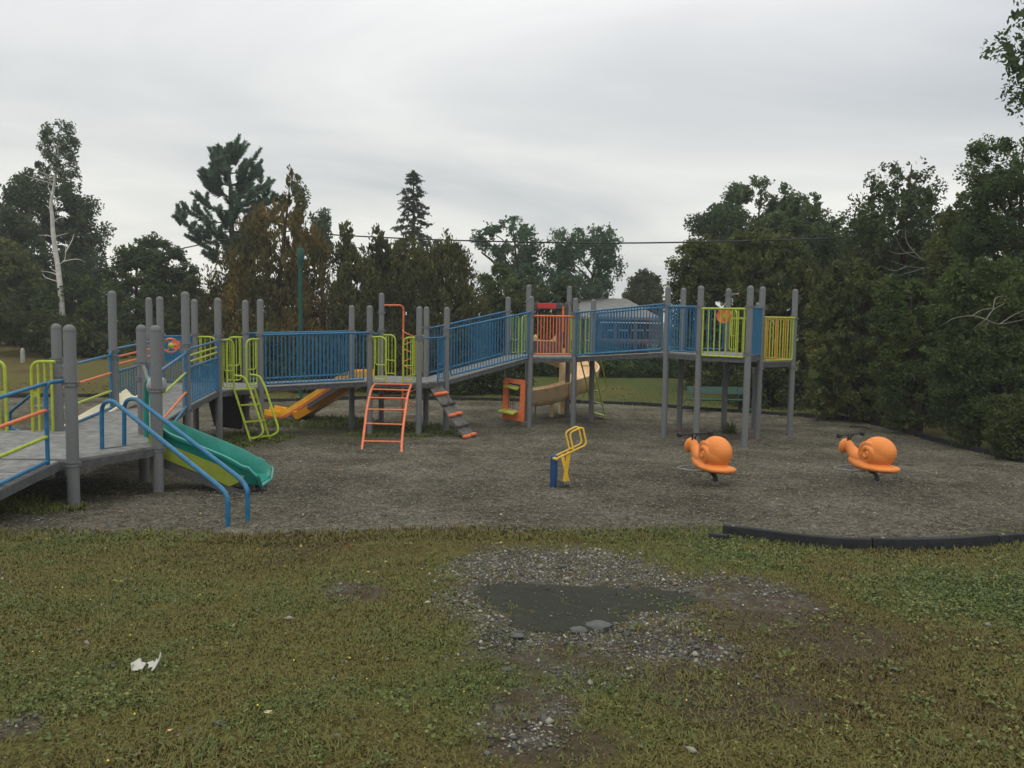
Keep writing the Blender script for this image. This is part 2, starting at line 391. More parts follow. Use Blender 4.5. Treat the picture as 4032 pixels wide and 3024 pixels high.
ma=nn('ShaderNodeAttribute',attribute_name='moss_shade').outputs['Fac']
col=mix(ma,m_.outputs[2],cramp(noise(9,6,.7),((.3,(.035,.035,.016)),(.7,(.085,.085,.035)))))
t.links.new(col,b.inputs['Base Color'])
bp=nn('ShaderNodeBump');bp.inputs['Strength'].default_value=1;bp.inputs['Distance'].default_value=.04
t.links.new(mth('ADD',noise(24,8,.8),mth('MULTIPLY',noise(3,3,.6),1.5)),bp.inputs['Height']);t.links.new(bp.outputs[0],b.inputs['Normal'])
ys=np.concatenate([np.arange(7,15,.06),np.arange(15,26.6,.16)]);xs=np.concatenate([np.arange(-17,-8,.3),np.arange(-8,10,.08)])
X,Y,f=grid(xs,ys);d=dpoly(X,Y,BED)+(fbm(X*2.2,Y*2.2,4)-.5)*.5*(Y<8.8)*(X<2.6)+(fbm(X*.9+40,Y*.9,4)-.5)*3.0*((Y>22)&(X<-6.5))*.5
Z=np.interp(Y,GPX,GPZ)+.012+(fbm(X*1.1+50,Y*1.1,3)-.5)*.07*np.clip(d*2,0,1)+((fbm(X*5,Y*5,3)-.5)*.03+(fbm(X*9+4,Y*9,2)-.5)*.04)*np.clip(d*2,0,1)-.06*np.clip(-(d-.08)/.08,0,1)
for hx0,hy0,hr in((2.55,11.7,.55),(5.15,11.8,.55),(-3.05,10.35,.6),(1.0,11.4,.4),(-5.9,19.5,.7),(.4,21.4,.6),(-2.6,16.1,.6)):Z-=.055*np.exp(-((X-hx0)**2+(Y-hy0)**2)/hr**2)
moss_shade=np.clip(ells(X,Y,[(-5.6,10.3,1.7,1.1),(-4.6,17,2.2,1.6),(-2.6,18.2,1.8,1.3),(-9,23,3,1.4),(-11,19,2.2,1.2),(-6.6,14.2,1.2,1.4),(-6,8.2,1.3,.4)],.8)*.8-.1,0,1)  # mossy patches that also darken the gravel around posts as painted contact shade
fk=(d[f]>0).all(1);f=f[fk];u,inv=np.unique(f,return_inverse=True);
gb=npmesh('gravel_bed',np.stack([X,Y,Z],1)[u],inv.reshape(f.shape),GB,{'moss_shade':('POINT',moss_shade[u])},smooth=True);tag(gb,None,None,kind='structure')
def bedz(x,y):return np.interp(y,GPX,GPZ)+.012+(fbm(x*1.1+50,y*1.1,3)-.5)*.07+(fbm(x*5,y*5,3)-.5)*.03+(fbm(x*9+4,y*9,2)-.5)*.04
# ------------------------------------------------------------------ loose stuff: chips, pebbles, grass
def chips(P,size,flat,tilt=1.0):
    """irregular little stones: squashed octahedra"""
    n=len(P);oc=np.array([(1,0,0),(0,1,0),(-1,0,0),(0,-1,0),(0,0,1),(0,0,-1)],float)
    V=oc[None]*(size[:,None,None]*np.stack([rng.uniform(.6,1.3,n),rng.uniform(.4,.9,n),np.full(n,1.)*flat],1)[:,None,:])
    V=V*rng.uniform(.7,1.2,(n,6,1))
    a=rng.uniform(0,6.28,n);ca,sa=np.cos(a)[:,None],np.sin(a)[:,None]
    V=np.stack([V[...,0]*ca-V[...,1]*sa,V[...,0]*sa+V[...,1]*ca,V[...,2]+V[...,0]*rng.uniform(-.3,.3,(n,1))*tilt],-1)+P[:,None,:]
    f=np.array([(0,1,4),(1,2,4),(2,3,4),(3,0,4),(1,0,5),(2,1,5),(3,2,5),(0,3,5)])
    Fc=(f[None]+6*np.arange(n)[:,None,None]).reshape(-1,3);return V.reshape(-1,3),Fc
def scat(n,x0,x1,y0,y1,keep):
    x=rng.uniform(x0,x1,n);y=rng.uniform(y0,y1,n);k=keep(x,y)
    k=k>rng.random(n) if k.dtype!=bool else k
    return x[k],y[k]
def camw(x,y):   # inside what the photo could see, with a margin
    return (np.abs(x)<y*.66+2.2)
# gravel chips on the bed
x,y=scat(230000,-10,9.5,7.3,19,lambda x,y:(dpoly(x,y,BED)>.05)*camw(x,y)*np.clip((9/y)**2.2,0,1))
s=rng.uniform(.006,.015,len(x))*(1+.04*y);z=bedz(x,y)+.002
V,Fc=chips(np.stack([x,y,z],1),s,.35)
tn=np.repeat(rng.beta(2,2.6,len(x)),8)
CH=attr_mat('gravel_chips',((0,(.05,.043,.034)),(.45,(.13,.118,.095)),(.8,(.23,.215,.185)),(1,(.42,.41,.36))),rough=.9)
tag(npmesh('loose_gravel',V,Fc,CH,{'tint':('FACE',tn)}),'grey brown loose gravel and chips covering the playground bed','gravel',kind='stuff')
# pebbles on bare ground
outl=[(1018,1290),(1025,1268),(1080,1262),(1200,1265),(1290,1272),(1400,1273),(1450,1280),(1510,1290),(1508,1305),(1450,1325),(1370,1330),(1330,1345),(1310,1362),(1240,1368),(1150,1372),(1118,1355),(1070,1330),(1040,1310)]
SL=[g2(*p) for p in outl]
x,y=scat(230000,-5,5,2.6,7.9,lambda x,y:np.clip(ells(x,y,BARE,.3)*1.2*(fbm(x*1.3+2,y*1.3,3)*3.2-1.0),0.0,1)*.8+.012)
ons=dpoly(x,y,SL)>.03;kk=~ons|(rng.random(len(x))<.07);x,y,ons=x[kk],y[kk],ons[kk]
s=np.minimum(.034,rng.lognormal(-4.9,.5,len(x)))*np.where(ons,.6,1);z=hgt(x,y)+s*.25+ons*.024
V,Fc=chips(np.stack([x,y,z],1),s,.55)
tn=np.repeat(np.clip(rng.beta(1.5,1.7,len(x))+.0,0,1),8)
PB=attr_mat('pebbles',((0,(.045,.045,.04)),(.35,(.09,.092,.088)),(.65,(.18,.172,.145)),(.9,(.32,.30,.245)),(1,(.48,.45,.36))),rough=.75,spec=.35)
tag(npmesh('pebbles',V,Fc,PB,{'tint':('FACE',tn)}),'small pale and grey pebbles scattered over the bare soil patch','pebbles',kind='stuff')
# grass blades & weeds
def blades(x,y,z,ln,wd,lean,tn,n_per,curve=.5,spread=.02):
    n=len(x)*n_per;X_=np.repeat(x,n_per)+rng.normal(0,spread,n);Y_=np.repeat(y,n_per)+rng.normal(0,spread,n);Z_=np.repeat(z,n_per)
    L_=np.repeat(ln,n_per)*rng.uniform(.5,1.3,n);w=np.repeat(wd,n_per)*rng.uniform(.6,1.3,n)
    a=rng.uniform(0,6.28,n);le=rng.uniform(lean[0],lean[1],n);dx_,dy_=np.cos(a)*np.sin(le),np.sin(a)*np.sin(le);dz_=np.cos(le)
    b_=a+rng.normal(1.57,.4,n);wx,wy=np.cos(b_)*w/2,np.sin(b_)*w/2
    P0=np.stack([X_-wx,Y_-wy,Z_-.006],1);P1=np.stack([X_+wx,Y_+wy,Z_-.006],1)
    M0=np.stack([X_+dx_*L_*.55+wx*1.1,Y_+dy_*L_*.55+wy*1.1,Z_+dz_*L_*.6],1);M1=np.stack([X_+dx_*L_*.55-wx*1.1,Y_+dy_*L_*.55-wy*1.1,Z_+dz_*L_*.6],1)
    T=np.stack([X_+dx_*L_*(1+curve*.3),Y_+dy_*L_*(1+curve*.3),Z_+dz_*L_*(1-curve*.35)],1)
    V=np.stack([P0,P1,M0,M1,T],1).reshape(-1,3);i=5*np.arange(n)[:,None]
    Fc=np.concatenate([i+np.array([[0,1,2]]),i+np.array([[0,2,3]]),i+np.array([[3,2,4]])],1).reshape(-1,3)
    t_=np.repeat(np.clip(np.repeat(tn,n_per)+rng.normal(0,.13,n),0,1),3);return V,Fc,t_
def tintf(x,y):return np.clip(.45+(fbm(x*.55+3,y*.55+1,5)-.5)*1.3+np.clip((x-1.5)*.05,-.06,.22)+(fbm(x*4,y*4,3)-.5)*.6,0,1)
def dens(x,y):
    b_=ells(x,y,BARE,.5);s_=ells(x,y,SOIL,.7)
    d=dpoly(x,y,BED)
    return np.clip((1-b_*.86)*(1-s_*.6)*(fbm(x*2.3+8,y*2.3,3)*1.7-.1),0.02,1)*np.clip(-d/.25+.55,0,1)*camw(x,y)
GRM=attr_mat('grass_blades',((0,(.09,.07,.027)),(.3,(.13,.113,.034)),(.55,(.12,.127,.036)),(.8,(.088,.115,.033)),(1,(.06,.10,.028))),rough=.75,spec=.25)
Vs=[];Fs=[];Ts=[];off=0
def addg(r):
    global off
    V,Fc,t_=r;Vs.append(V);Fs.append(Fc+off);Ts.append(t_);off+=len(V)
x,y=scat(235000,-8,8.8,2.2,8.6,lambda x,y:dens(x,y)*np.clip(6.5/y,.0,1))
addg(blades(x,y,hgt(x,y),rng.uniform(.010,.032,len(x))*(1+.25*(fbm(x,y,3)>.5)),np.full(len(x),.005),(.4,1.45),tintf(x,y),5,spread=.018))
# straw coloured tufts
x,y=scat(2600,-6,7,2.4,8,lambda x,y:dens(x,y)*(fbm(x*1.1+20,y*1.1,3)>.56))
addg(blades(x,y,hgt(x,y),rng.uniform(.04,.09,len(x)),np.full(len(x),.0035),(.5,1.4),np.full(len(x),.30),9,spread=.02))
# weeds along the bed edge and round post feet
x,y=scat(60000,-9,7.5,6.9,9.2,lambda x,y:(np.abs(dpoly(x,y,BED)+.05)<.16+.25*fbm(x*2,y*2,2))*camw(x,y)*.5)
addg(blades(x,y,hgt(x,y),rng.uniform(.02,.07,len(x)),np.full(len(x),.008),(.1,1.1),tintf(x,y)*.8+.1,4))
for cx,cy,r_,n_,hh in((-5.9,8.9,.75,2600,.09),(-5.0,8.75,.4,900,.07),(-5.35,15.2,.6,700,.09),(-4.9,16,.5,500,.1),(-3.0,17.5,.5,500,.08),(-2,17.3,.35,400,.08),(-4.3,19.3,1.3,1500,.12),(-5.9,19.2,.8,700,.12),(-2.2,18.8,.9,600,.1),(-5.2,16.6,.8,600,.1),(4.95,18.6,.12,60,.35),(-1.5,18,.3,200,.08)):
    n_=int(n_);a=rng.uniform(0,6.28,n_);q=r_*np.sqrt(rng.random(n_));x=cx+q*np.cos(a);y=cy+q*np.sin(a)*.8
    addg(blades(x,y,bedz(x,y),rng.uniform(.4,1.2,n_)*hh,np.full(n_,.012),(.1,1.1),np.clip(tintf(x,y)*.4+.5,0,1),3,spread=.03))
# lawn behind the bed, edge tufts
x,y=scat(14000,-22,11,23,29,lambda x,y:(dpoly(x,y,BED)<0)*np.clip(30-y,2,6)/6*camw(x,y))
addg(blades(x,y,hgt(x,y),rng.uniform(.03,.06,len(x)),np.full(len(x),.03),(.6,1.4),np.full(len(x),.5),2,spread=.05))
tag(npmesh('grass',np.concatenate(Vs),np.concatenate(Fs),GRM,{'tint':('FACE',np.concatenate(Ts))}),'short patchy olive and brown grass with weeds around the gravel bed','grass',kind='stuff')
# broad-leaved weeds / clover (rosettes of small folded leaves)
def leafquads(P,size,tn,asp=.55,flat=None,dirs=None):
    n=len(P);u=rng.normal(size=(n,3))
    if dirs is not None:u=dirs+u*.35
    if flat is not None:u[:,2]*=flat
    u/=np.linalg.norm(u,axis=1)[:,None]+1e-9
    w=rng.normal(size=(n,3));
    if flat is not None:w[:,2]*=flat
    w=w-u*(w*u).sum(1)[:,None];w/=np.linalg.norm(w,axis=1)[:,None]+1e-9
    nrm=np.cross(u,w);s=size[:,None]
    A=P-u*s*.5;B=P+w*s*asp*.5+nrm*s*.08;C_=P+u*s*.5;E_=P-w*s*asp*.5+nrm*s*.08
    V=np.stack([A,B,C_,E_],1).reshape(-1,3);Fc=np.arange(4*n).reshape(n,4);return V,Fc,tn
x,y=scat(72000,-8,8.8,2.2,7.9,lambda x,y:dens(x,y)*np.clip((tintf(x,y)-.38)*1.5+.12*(x>1.6),0.06,.5))
n_=len(x);k=5;xx=np.repeat(x,k)+rng.normal(0,.018,n_*k);yy=np.repeat(y,k)+rng.normal(0,.018,n_*k)
P=np.stack([xx,yy,hgt(xx,yy)+rng.uniform(.008,.04,n_*k)],1)
V,Fc,tn=leafquads(P,rng.uniform(.008,.02,n_*k)*(1+.35*(np.repeat(x,k)>1.8)),np.clip(np.repeat(rng.uniform(.1,.9,n_),k)+rng.normal(0,.1,n_*k),0,1),asp=.8,flat=.35)
x,y=scat(2600,-5,6,2.4,6.2,lambda x,y:np.clip(dens(x,y)+.12,0,1)*np.clip(.05+.26*x+(fbm(x*1.2+60,y*1.2,3)-.5)*3,0.02,1)*.8)
n2=len(x);k=14;xx=np.repeat(x,k)+rng.normal(0,.03,n2*k);yy=np.repeat(y,k)+rng.normal(0,.03,n2*k)
V2,F2,t2=leafquads(np.stack([xx,yy,hgt(xx,yy)+rng.uniform(.008,.045,n2*k)],1),rng.uniform(.014,.027,n2*k),np.clip(np.repeat(rng.uniform(.25,1.,n2),k)+rng.normal(0,.1,n2*k),0,1),asp=.75,flat=.4)
Fc=np.concatenate([Fc,F2+len(V)]);V=np.concatenate([V,V2]);tn=np.concatenate([tn,t2])
CL=attr_mat('weed_leaves',((0,(.045,.062,.018)),(.5,(.082,.108,.028)),(.9,(.13,.15,.04)),(1,(.2,.19,.06))),rough=.6,spec=.3)

tag(npmesh('weeds',V,Fc,CL,{'tint':('FACE',tn)}),'small green broad leaved weeds growing among the short grass','weeds',kind='stuff')
x,y=scat(260,-6.5,2,2.6,7.6,lambda x,y:dens(x,y)*.9)
P=np.stack([x,y,hgt(x,y)+.045],1);V,Fc,tn=leafquads(np.repeat(P,2,0),np.full(len(x)*2,.010),np.ones(len(x)*2),asp=.9,flat=.4)
tag(npmesh('yellow_flowers',V,Fc,mat('yellow_petals',(.7,.6,.05),.6),{}),'tiny yellow flowers dotted through the grass on the left','flowers',kind='stuff')
# fallen leaves
x,y=scat(230,-6,8.5,3,16,lambda x,y:camw(x,y)*1.0)
P=np.stack([x,y,np.where(dpoly(x,y,BED)>0,bedz(x,y),hgt(x,y))+.018],1)
V,Fc,tn=leafquads(P,rng.uniform(.02,.04,len(x)),rng.random(len(x)),asp=.7,flat=.25)
tag(npmesh('fallen_leaves',V,Fc,attr_mat('fallen_leaf',((0,(.3,.1,.03)),(.5,(.42,.25,.06)),(1,(.5,.45,.3)))),{'tint':('FACE',tn)}),'scattered small orange and pale fallen leaves on grass and gravel','fallen leaves',kind='stuff')
# old asphalt slab, broken into plates
AS=attr_mat('dark_worn_asphalt',((0,(.022,.025,.018)),(.5,(.036,.038,.027)),(.8,(.075,.068,.032)),(1,(.11,.095,.05))),attr='crack',nscale=11,namt=.42,rough=.95,bump=.5,bscale=50)
cx=np.arange(SL[0][0]-.4,SL[7][0]+.5,.02);cyy=np.arange(min(p[1] for p in SL)-.3,max(p[1] for p in SL)+.3,.02)
X,Y,f=grid(cx,cyy);d=dpoly(X,Y,SL)+(fbm(X*7,Y*7,4)-.5)*.2
crack=np.abs(fbm(X*.9+33,Y*1.3+7,3)-.5);crack2=np.abs(fbm(X*1.1+80,Y*1.5+3,2)-.47)
ck=np.minimum(crack,crack2);h_=np.clip(d/.06,0,1)*.022*np.clip(ck/.012,.0,1);ckv=np.clip(1-ck/.014,0,1)*.75+.2+np.clip(.25-d,0,.25)*.9
Z=hgt(X,Y)-.004+h_+(fbm(X*2,Y*2,3)-.5)*.02
fk=(d[f]>-.02).all(1);f=f[fk];u,inv=np.unique(f,return_inverse=True)
tag(npmesh('asphalt_slab',np.stack([X,Y,Z],1)[u],inv.reshape(f.shape),AS,{'crack':('POINT',ckv[u])},smooth=True),'dark cracked slab of old asphalt half buried in pebbly bare ground','asphalt slab')
# pale stones beside the slab
def rock(loc,sx,sy,sz,seed,label,name='rock'):
    r_=random.Random(seed);m=MB();n1,n2=10,7
    secs=[]
    for i in range(n2):
        ph=math.pi*(i+.5)/n2-math.pi/2;ring=[]
        for k in range(n1):
            a=2*math.pi*k/n1;q=1+r_.uniform(-.14,.14)
            ring.append((loc[0]+sx*math.cos(ph)*math.cos(a)*q,loc[1]+sy*math.cos(ph)*math.sin(a)*q,loc[2]+sz*math.sin(ph)*q))
        secs.append(ring)
    m.loft(secs);o=m.build(name,mat('grey_stone',(.085,.088,.085),.85,.25,9,.4,30));tag(o,label,'stone','stones by the asphalt slab');return o
for i,(px,py,sx,lab) in enumerate(((1250,1366,.055,'flat grey stone on the near edge of the asphalt slab, left one of two'),(1292,1358,.08,'larger flat grey stone on the near edge of the asphalt slab, right one of two'),(1118,1378,.035,'pale bluish stone in the pebbles left below the asphalt slab'),(1215,1226,.03,'pinkish cream stone in the pebbles behind the asphalt slab'),(1095,1450,.025,'small grey stone on bare soil low below the slab'))):
    p=Gd(px*S,py*S);rock((p[0],p[1],p[2]+.012),sx,sx*.7,sx*.38,i,lab)
# paper litter
def paper(pts,z,label,name='paper_scrap'):
    pass
pp=[(515,2611),(530,2603),(547,2592),(553,2592),(555,2605),(573,2609),(571,2618),(563,2629),(558,2636),(548,2634),(540,2640),(527,2641),(516,2638)]
b0=Gd(545,2640);m=MB();ctr=D(543,2618,b0[1]+.02)
P=[D(a,b_,b0[1]+(2640-b_)*.0016+random.uniform(-.006,.006)) for a,b_ in pp]
q=[(x_,y_+.008,z_-.004) for x_,y_,z_ in P];m.loft([P,q]);
root=thing('torn_paper',(b0[0],b0[1],b0[2]),'torn crumpled off-white paper lying in the grass at lower left','litter')
m.build('paper_sheet',PAPER,root,smooth=False)
pp=[(577,2610),(603,2600),(604,2608),(612,2603),(616,2592),(620,2600),(626,2588),(630,2568),(634,2568),(632,2585),(622,2606),(616,2618),(608,2632),(598,2642),(595,2640),(600,2626),(590,2628),(582,2632),(586,2615)]
P=[D(a,b_,b0[1]-.01+(2640-b_)*.0016+random.uniform(-.006,.006)) for a,b_ in pp]
m=MB();q=[(x_,y_+.008,z_-.004) for x_,y_,z_ in P];m.loft([P,q]);m.build('paper_flap',PAPER,root,smooth=False)
def scrap(px,py,w,label,n):
    p=Gd(px,py);m=MB();P=[]
    for k in range(9):
        a=6.28*k/9;r_=w*random.uniform(.6,1.1);P.append((p[0]+r_*math.cos(a),p[1]+.02*math.sin(3*a),p[2]+.02+w*.75+r_*math.sin(a)*.8))
    m.loft([P,[(a,b_+.02,c_) for a,b_,c_ in P]]);o=m.build(n,PAPER,smooth=False);tag(o,label,'litter')
scrap(1191,1668,.055,'small white paper scrap standing under the yellow slide','paper_scrap')
scrap(1410,1672,.02,'tiny pale scrap on the gravel beside a grey post under the ramp','paper_scrap')
scrap(1651,1824,.02,'tiny white scrap on open gravel in front of the orange ladder','paper_scrap')
# ------------------------------------------------------------------ play structure
PS=thing('play_structure',(-1.0,17.5,0),'long grey post play structure with blue railings, ramps, slides and climbers on the gravel','play structure')
POST={}
def post(k,x,y,zt,base=None,clamps=(),red=False):
    z0=gz(x,y)-.05;m=MB();r=.0635
    prof=[(r,0),(r,zt-z0-.055)]+[(r*math.cos(a),zt-z0-.055+.055*math.sin(a)) for a in (.4,.8,1.15,1.4)]
    m.lathe((x,y,z0),prof,20);o=m.build('post',GREY,PS)
    cap=MB().lathe((x,y,zt-.075),[(r+.002,0),(r+.003,.012),(r+.001,.02)],20).build('post_cap_ring',GREY,o)
    POST[k]=(x,y,zt)
    for zc in clamps:
        c=MB();c.lathe((x,y,zc-.028),[(r+.001,0),(r+.009,.002),(r+.009,.016),(r+.003,.02),(r+.003,.036),(r+.009,.04),(r+.009,.054),(r+.001,.056)],20)
        c.beam((x-r-.03,y,zc),(x+r+.03,y,zc),.03,.045);c.build('clamp',CLAMP,o)
    if red:MB().lathe((x,y,gz(x,y)-.01),[(r+.004,0),(r+.004,.05)],16).build('base_ring',REDM,o)
def bp_(xb,yb,xt,yt):
    g_=Gd(xb,yb);return g_[0],g_[1],zat(g_,yt)
zA,zC,zE,zG,zI,zJ=.95,1.10,1.15,1.65,1.86,1.69
def mp_(k,xb,yb,xt,yt,**kw):
    x,y,z=bp_(xb,yb,xt,yt);d=D((xt+xb)/2,(yt+yb)/2,y);post(k,d[0],y,z,**kw)
mp_(1,282,2001,282,1277,clamps=(1.77,.90));mp_(2,230,1885,228,1273,clamps=(1.90,1.66));mp_(3,456,1809,439,1144,clamps=(1.93,1.83))
mp_(4,561,1898,563,1278,clamps=(1.88,1.68));mp_(5,614,1945,622,1280,clamps=(1.62,.90))
x,y,_=D(734,1500,13.3);post(8,x,y,2.885,clamps=(2.03,1.93,.98))
mp_(10,865,1746,856,1172,clamps=(2.13,2.02))
post(12,*D(1026,1400,16.4)[:2],2.84,clamps=(2.13,));post(11,*D(968,1400,17.4)[:2],2.83,clamps=(2.14,))
post(9,*D(768,1400,17.3)[:2],2.83,clamps=(2.1,));post(7,*D(633,1400,15.5)[:2],2.84,clamps=(2.14,2.03));post(6,*D(590,1400,16.6)[:2],2.84,clamps=(2.02,))
mp_(13,1382,1689,1388,1202,clamps=(2.2,));mp_(14,1453,1711,1458,1202,clamps=(2.2,2.05));post(15,*D(1502,1400,19.5)[:2],3.08,clamps=(2.62,2.2))
mp_(16,1648,1717,1652,1206,clamps=(2.06,2.12));mp_(17,1674,1679,1682,1207,clamps=(2.3,));mp_(18,1754,1703,1762,1209,clamps=(2.26,2.12))
mp_(21,2085,1686,2091,1166,clamps=(2.68,2.6,1.74));post(19,*D(1998,1400,20.1)[:2],3.05,clamps=(2.7,));post(20,*D(2080,1300,20.9)[:2],3.38,clamps=(2.95,))
mp_(22,2230,1643,2245,1125,clamps=(2.95,));mp_(23,2257,1683,2266,1172,clamps=(2.68,2.6,1.74));mp_(24,2323,1664,2341,1177,clamps=(2.66,))
mp_(25,2613,1726,2632,1127,clamps=(2.84,));mp_(26,2673,1701,2693,1133,red=True,clamps=(2.85,));mp_(27,2741,1746,2760,1125,clamps=(2.83,1.93))
mp_(28,2847,1704,2871,1135,clamps=(3.14,));mp_(29,2933,1764,2954,1124,clamps=(2.83,1.93));mp_(30,2980,1732,3004,1128,red=True,clamps=(2.83,1.55))
mp_(31,2965,1692,2989,1190);mp_(32,3101,1719,3140,1138,clamps=(2.63,1.55))
p2=lambda k:Vector(POST[k][:2])
def deck(ks,z,th=.035,edge=.085,inset=0):
    P=[tuple(p2(k)) if isinstance(k,int) else tuple(k) for k in ks]
    o=MB().prism(P,z-th,z).build('deck',DECKM,PS,smooth=False,bevel=.006)
    m=MB();n=len(P)
    for i in range(n):
        a,b=Vector((*P[i],z-th-edge/2)),Vector((*P[(i+1)%n],z-th-edge/2));t=(b-a).normalized();a=a+t*.012;b=b-t*.012
        m.beam(a,b,.03,edge)
    m.build('deck_edge',EDGE,o,smooth=False)
def ramp(ks,zs,th=.03,edge=.09,n=6):
    P=[tuple(p2(k)) if isinstance(k,int) else tuple(k) for k in ks]   # a0,a1 (near side start,end), b1,b0 (far side end,start)
    A0,A1,B1,B0=[Vector((*P[i],zs[i])) for i in range(4)]
    o=None;m=MB()
    for i in range(n):
        u,v=i/n,(i+1)/n-.006
        q=[A0.lerp(A1,u),A0.lerp(A1,v),B0.lerp(B1,v),B0.lerp(B1,u)]
        m.prism([tuple(w) for w in q],[w.z-th for w in q],[w.z for w in q])
    o=m.build('ramp',DECKM,PS,smooth=False)
    for a,b in((A0,A1),(B0,B1)):
        dz=Vector((0,0,-th-edge/2+.02));MB().beam(a+dz,b+dz,.035,edge).build('ramp_edge',EDGE,o,smooth=False)
# ---- railings
def pan(a,b,ha,hb,name='railing',m=BLUE,n=10,gap0=.085,gap1=.085,rt=.021,rb=.011,off=0,corner=0,ends=True,rbot=None):
    """bar railing from a to b (xy); ha=(bottom,top) heights at a, hb at b"""
    a=Vector(a);b=Vector(b);t=(b-a);Ln=t.length;t/=Ln;nr=Vector((-t.y,t.x))*off
    z=lambda s,k:ha[k]+(hb[k]-ha[k])*s/Ln
    P=lambda s,k:Vector((*(a+t*s+nr),z(s,k)))
    s0,s1=gap0,Ln-gap1;q=MB()
    q.tube([P(.03,1),P(Ln-.03,1)],rt,10)
    rbot=rbot or rt*.85
    if corner:q.tube(fillet([P(s0,1),P(s0,0),P(s1,0),P(s1,1)],corner),rbot,10)
    else:
        q.tube([P(s0,0),P(s1,0)],rbot,10)
        if ends:
            q.tube([P(s0,0),P(s0,1)],rt*.85,8);q.tube([P(s1,0),P(s1,1)],rt*.85,8)
    for i in range(1,n+1):
        s=s0+(s1-s0)*i/(n+1);q.tube([P(s,0),P(s,1)],rb,6)
    return q.build(name,m,PS)
def hrail(a,b,za,zb,m,r=.02,name='hand_rail'):
    return MB().tube([(*a,za),(*b,zb)],r,10).build(name,m,PS)
def loop(k,k2,z,w=.36,h=.95,side=1,m=LIME,nb=2,r=.017,name='entry_rail'):
    """curved half gate standing on the deck edge beside post k, towards post k2"""
    a=p2(k);t=(p2(k2)-a).normalized();P=lambda s,zz:(a.x+t.x*s,a.y+t.y*s,zz)
    q=MB();q.tube(fillet([P(.05,z+h),P(w,z+h),P(w,z-.01)],.14,6),r*1.15,10)
    q.tube(fillet([P(.10,z+h),P(.10,z+.05),P(w,z+.05)],.08,5),r*.8,8)
    q.tube(fillet([P(.13,z+h),P(.13,z+.36),P(w,z+.36)],.06,5),r*.8,8)
    for i in range(nb):
        s=.10+(w-.10)*(i+1)/(nb+1);q.tube([P(s,z+.06),P(s,z+h)],r*.55,6)
    return q.build(name,m,PS)
# left transfer deck and lower ramp
pA=[tuple(p2(k)) for k in(1,5,4,2)]
lx=-9.2
deck([1,5,4,2,(lx,10.95),(lx,8.8)],zA)
R0,R1=(-4.83,8.78),(-4.83,5.6)
ramp([(-4.83,8.78),(-4.83,5.9),(-6.4,5.9),(-6.4,8.78)],[zA,zA-.26,zA-.26,zA])
for h,mm,r in((.84,BLUE,.021),(.56,ORNG,.02),(.28,LIME,.019),(.02,BLUE,.021)):
    hrail((-4.86,8.62),(-4.86,5.9),zA+h,zA+h-.25,mm,r)
x1,y1,_=POST[1]
MB().tube(fillet([(x1-.05,y1,1.80),(-4.86,8.62,1.80),(-4.86,8.62,zA-.1)],.1,6),.022,10).build('rail_upright',BLUE,PS)
# lime gates at the back left of the low deck
def gate(xa,xb,y,z,name='barred_gate'):
    q=MB();q.tube(fillet([(xb,y,z+.93),(xa,y,z+.93),(xa,y,z)],.13,6),.021,10)
    for i in range(1,4):q.tube([(xa+(xb-xa)*i/3.6,y,z+.01),(xa+(xb-xa)*i/3.6,y,z+.92)],.017,8)
    q.beam((xa,y,z+.50),(xa+(xb-xa)*.3,y,z+.50),.012,.07);q.build(name,LIME,PS)
yb=10.85;gx=lambda px:D(px,1600,yb)[0]
gate(gx(128),gx(222),yb,zA+.0);gate(gx(24),gx(-70),yb,zA-.0)
q=MB();q.tube(fillet([D(122,1556,11.0),D(40,1622,11.5),D(38,1722,11.5)],.07,5),.02,10)
q.tube(fillet([D(-30,1716,11.4),D(72,1703,11.1),D(70,1694,11.5),D(38,1688,11.5)],.03,4),.02,8);q.build('step_hand_rail',BLUE,PS)
# ramp from the low deck up to posts 3 / 8
P2,P3,P4,P5,P8=p2(2),p2(3),p2(4),p2(5),p2(8)
zB=1.03
ramp([4,8,3,2],[zA,zB,zB,zA],n=2)
def slope_rails(a,b,za,zb,cols,g0=.1,g1=.12,mb=True,up=(False,True)):
    a=Vector(a);b=Vector(b);t=(b-a).normalized();A=a+t*g0;B=b-t*g1
    for h,mm in cols:hrail(A,B,za+h,zb+h,mm,.018 if mm is not BLUE else .02)
    for on,pp,z,pc in((up[0],A,za,a),(up[1],B,zb,b)):
        if on:MB().tube(fillet([(pc.x,pc.y,z+.9),(pp.x,pp.y,z+.9),(pp.x,pp.y,z-.02)],.09,6),.022,10).build('rail_upright',BLUE,PS)
slope_rails(P2,P3,zA,zB,((.84,BLUE),(.56,ORNG),(.28,LIME),(.02,BLUE)))
slope_rails(P5,P8,zA+.0,zB,((.87,BLUE),(.56,LIME),(.25,ORNG),(.02,BLUE)),g0=.3)
# ramp from posts 3 / 8 up to the middle-left deck
P7,P10=p2(7),p2(10)
ramp([8,10,7,3],[zB,zC,zC,zB],n=3)
slope_rails(P3,P7,zB,zC,((.93,BLUE),(.80,ORNG),(.68,ORNG)),g0=.16,up=(True,True))
pan(P3,P7,(zB+.04,zB+.56),(zC+.04,zC+.56),n=16,rb=.011,gap0=.16,gap1=.1)
slope_rails(P8,P10,zB,zC,((.93,BLUE),(.82,LIME),(.72,LIME)),g0=.12,up=(True,True))
pan(P8,P10,(zB+.05,zB+.62),(zC+.05,zC+.62),n=17,rb=.012,gap0=.12,gap1=.1)
deck([10,12,11,9,6,7],zC)
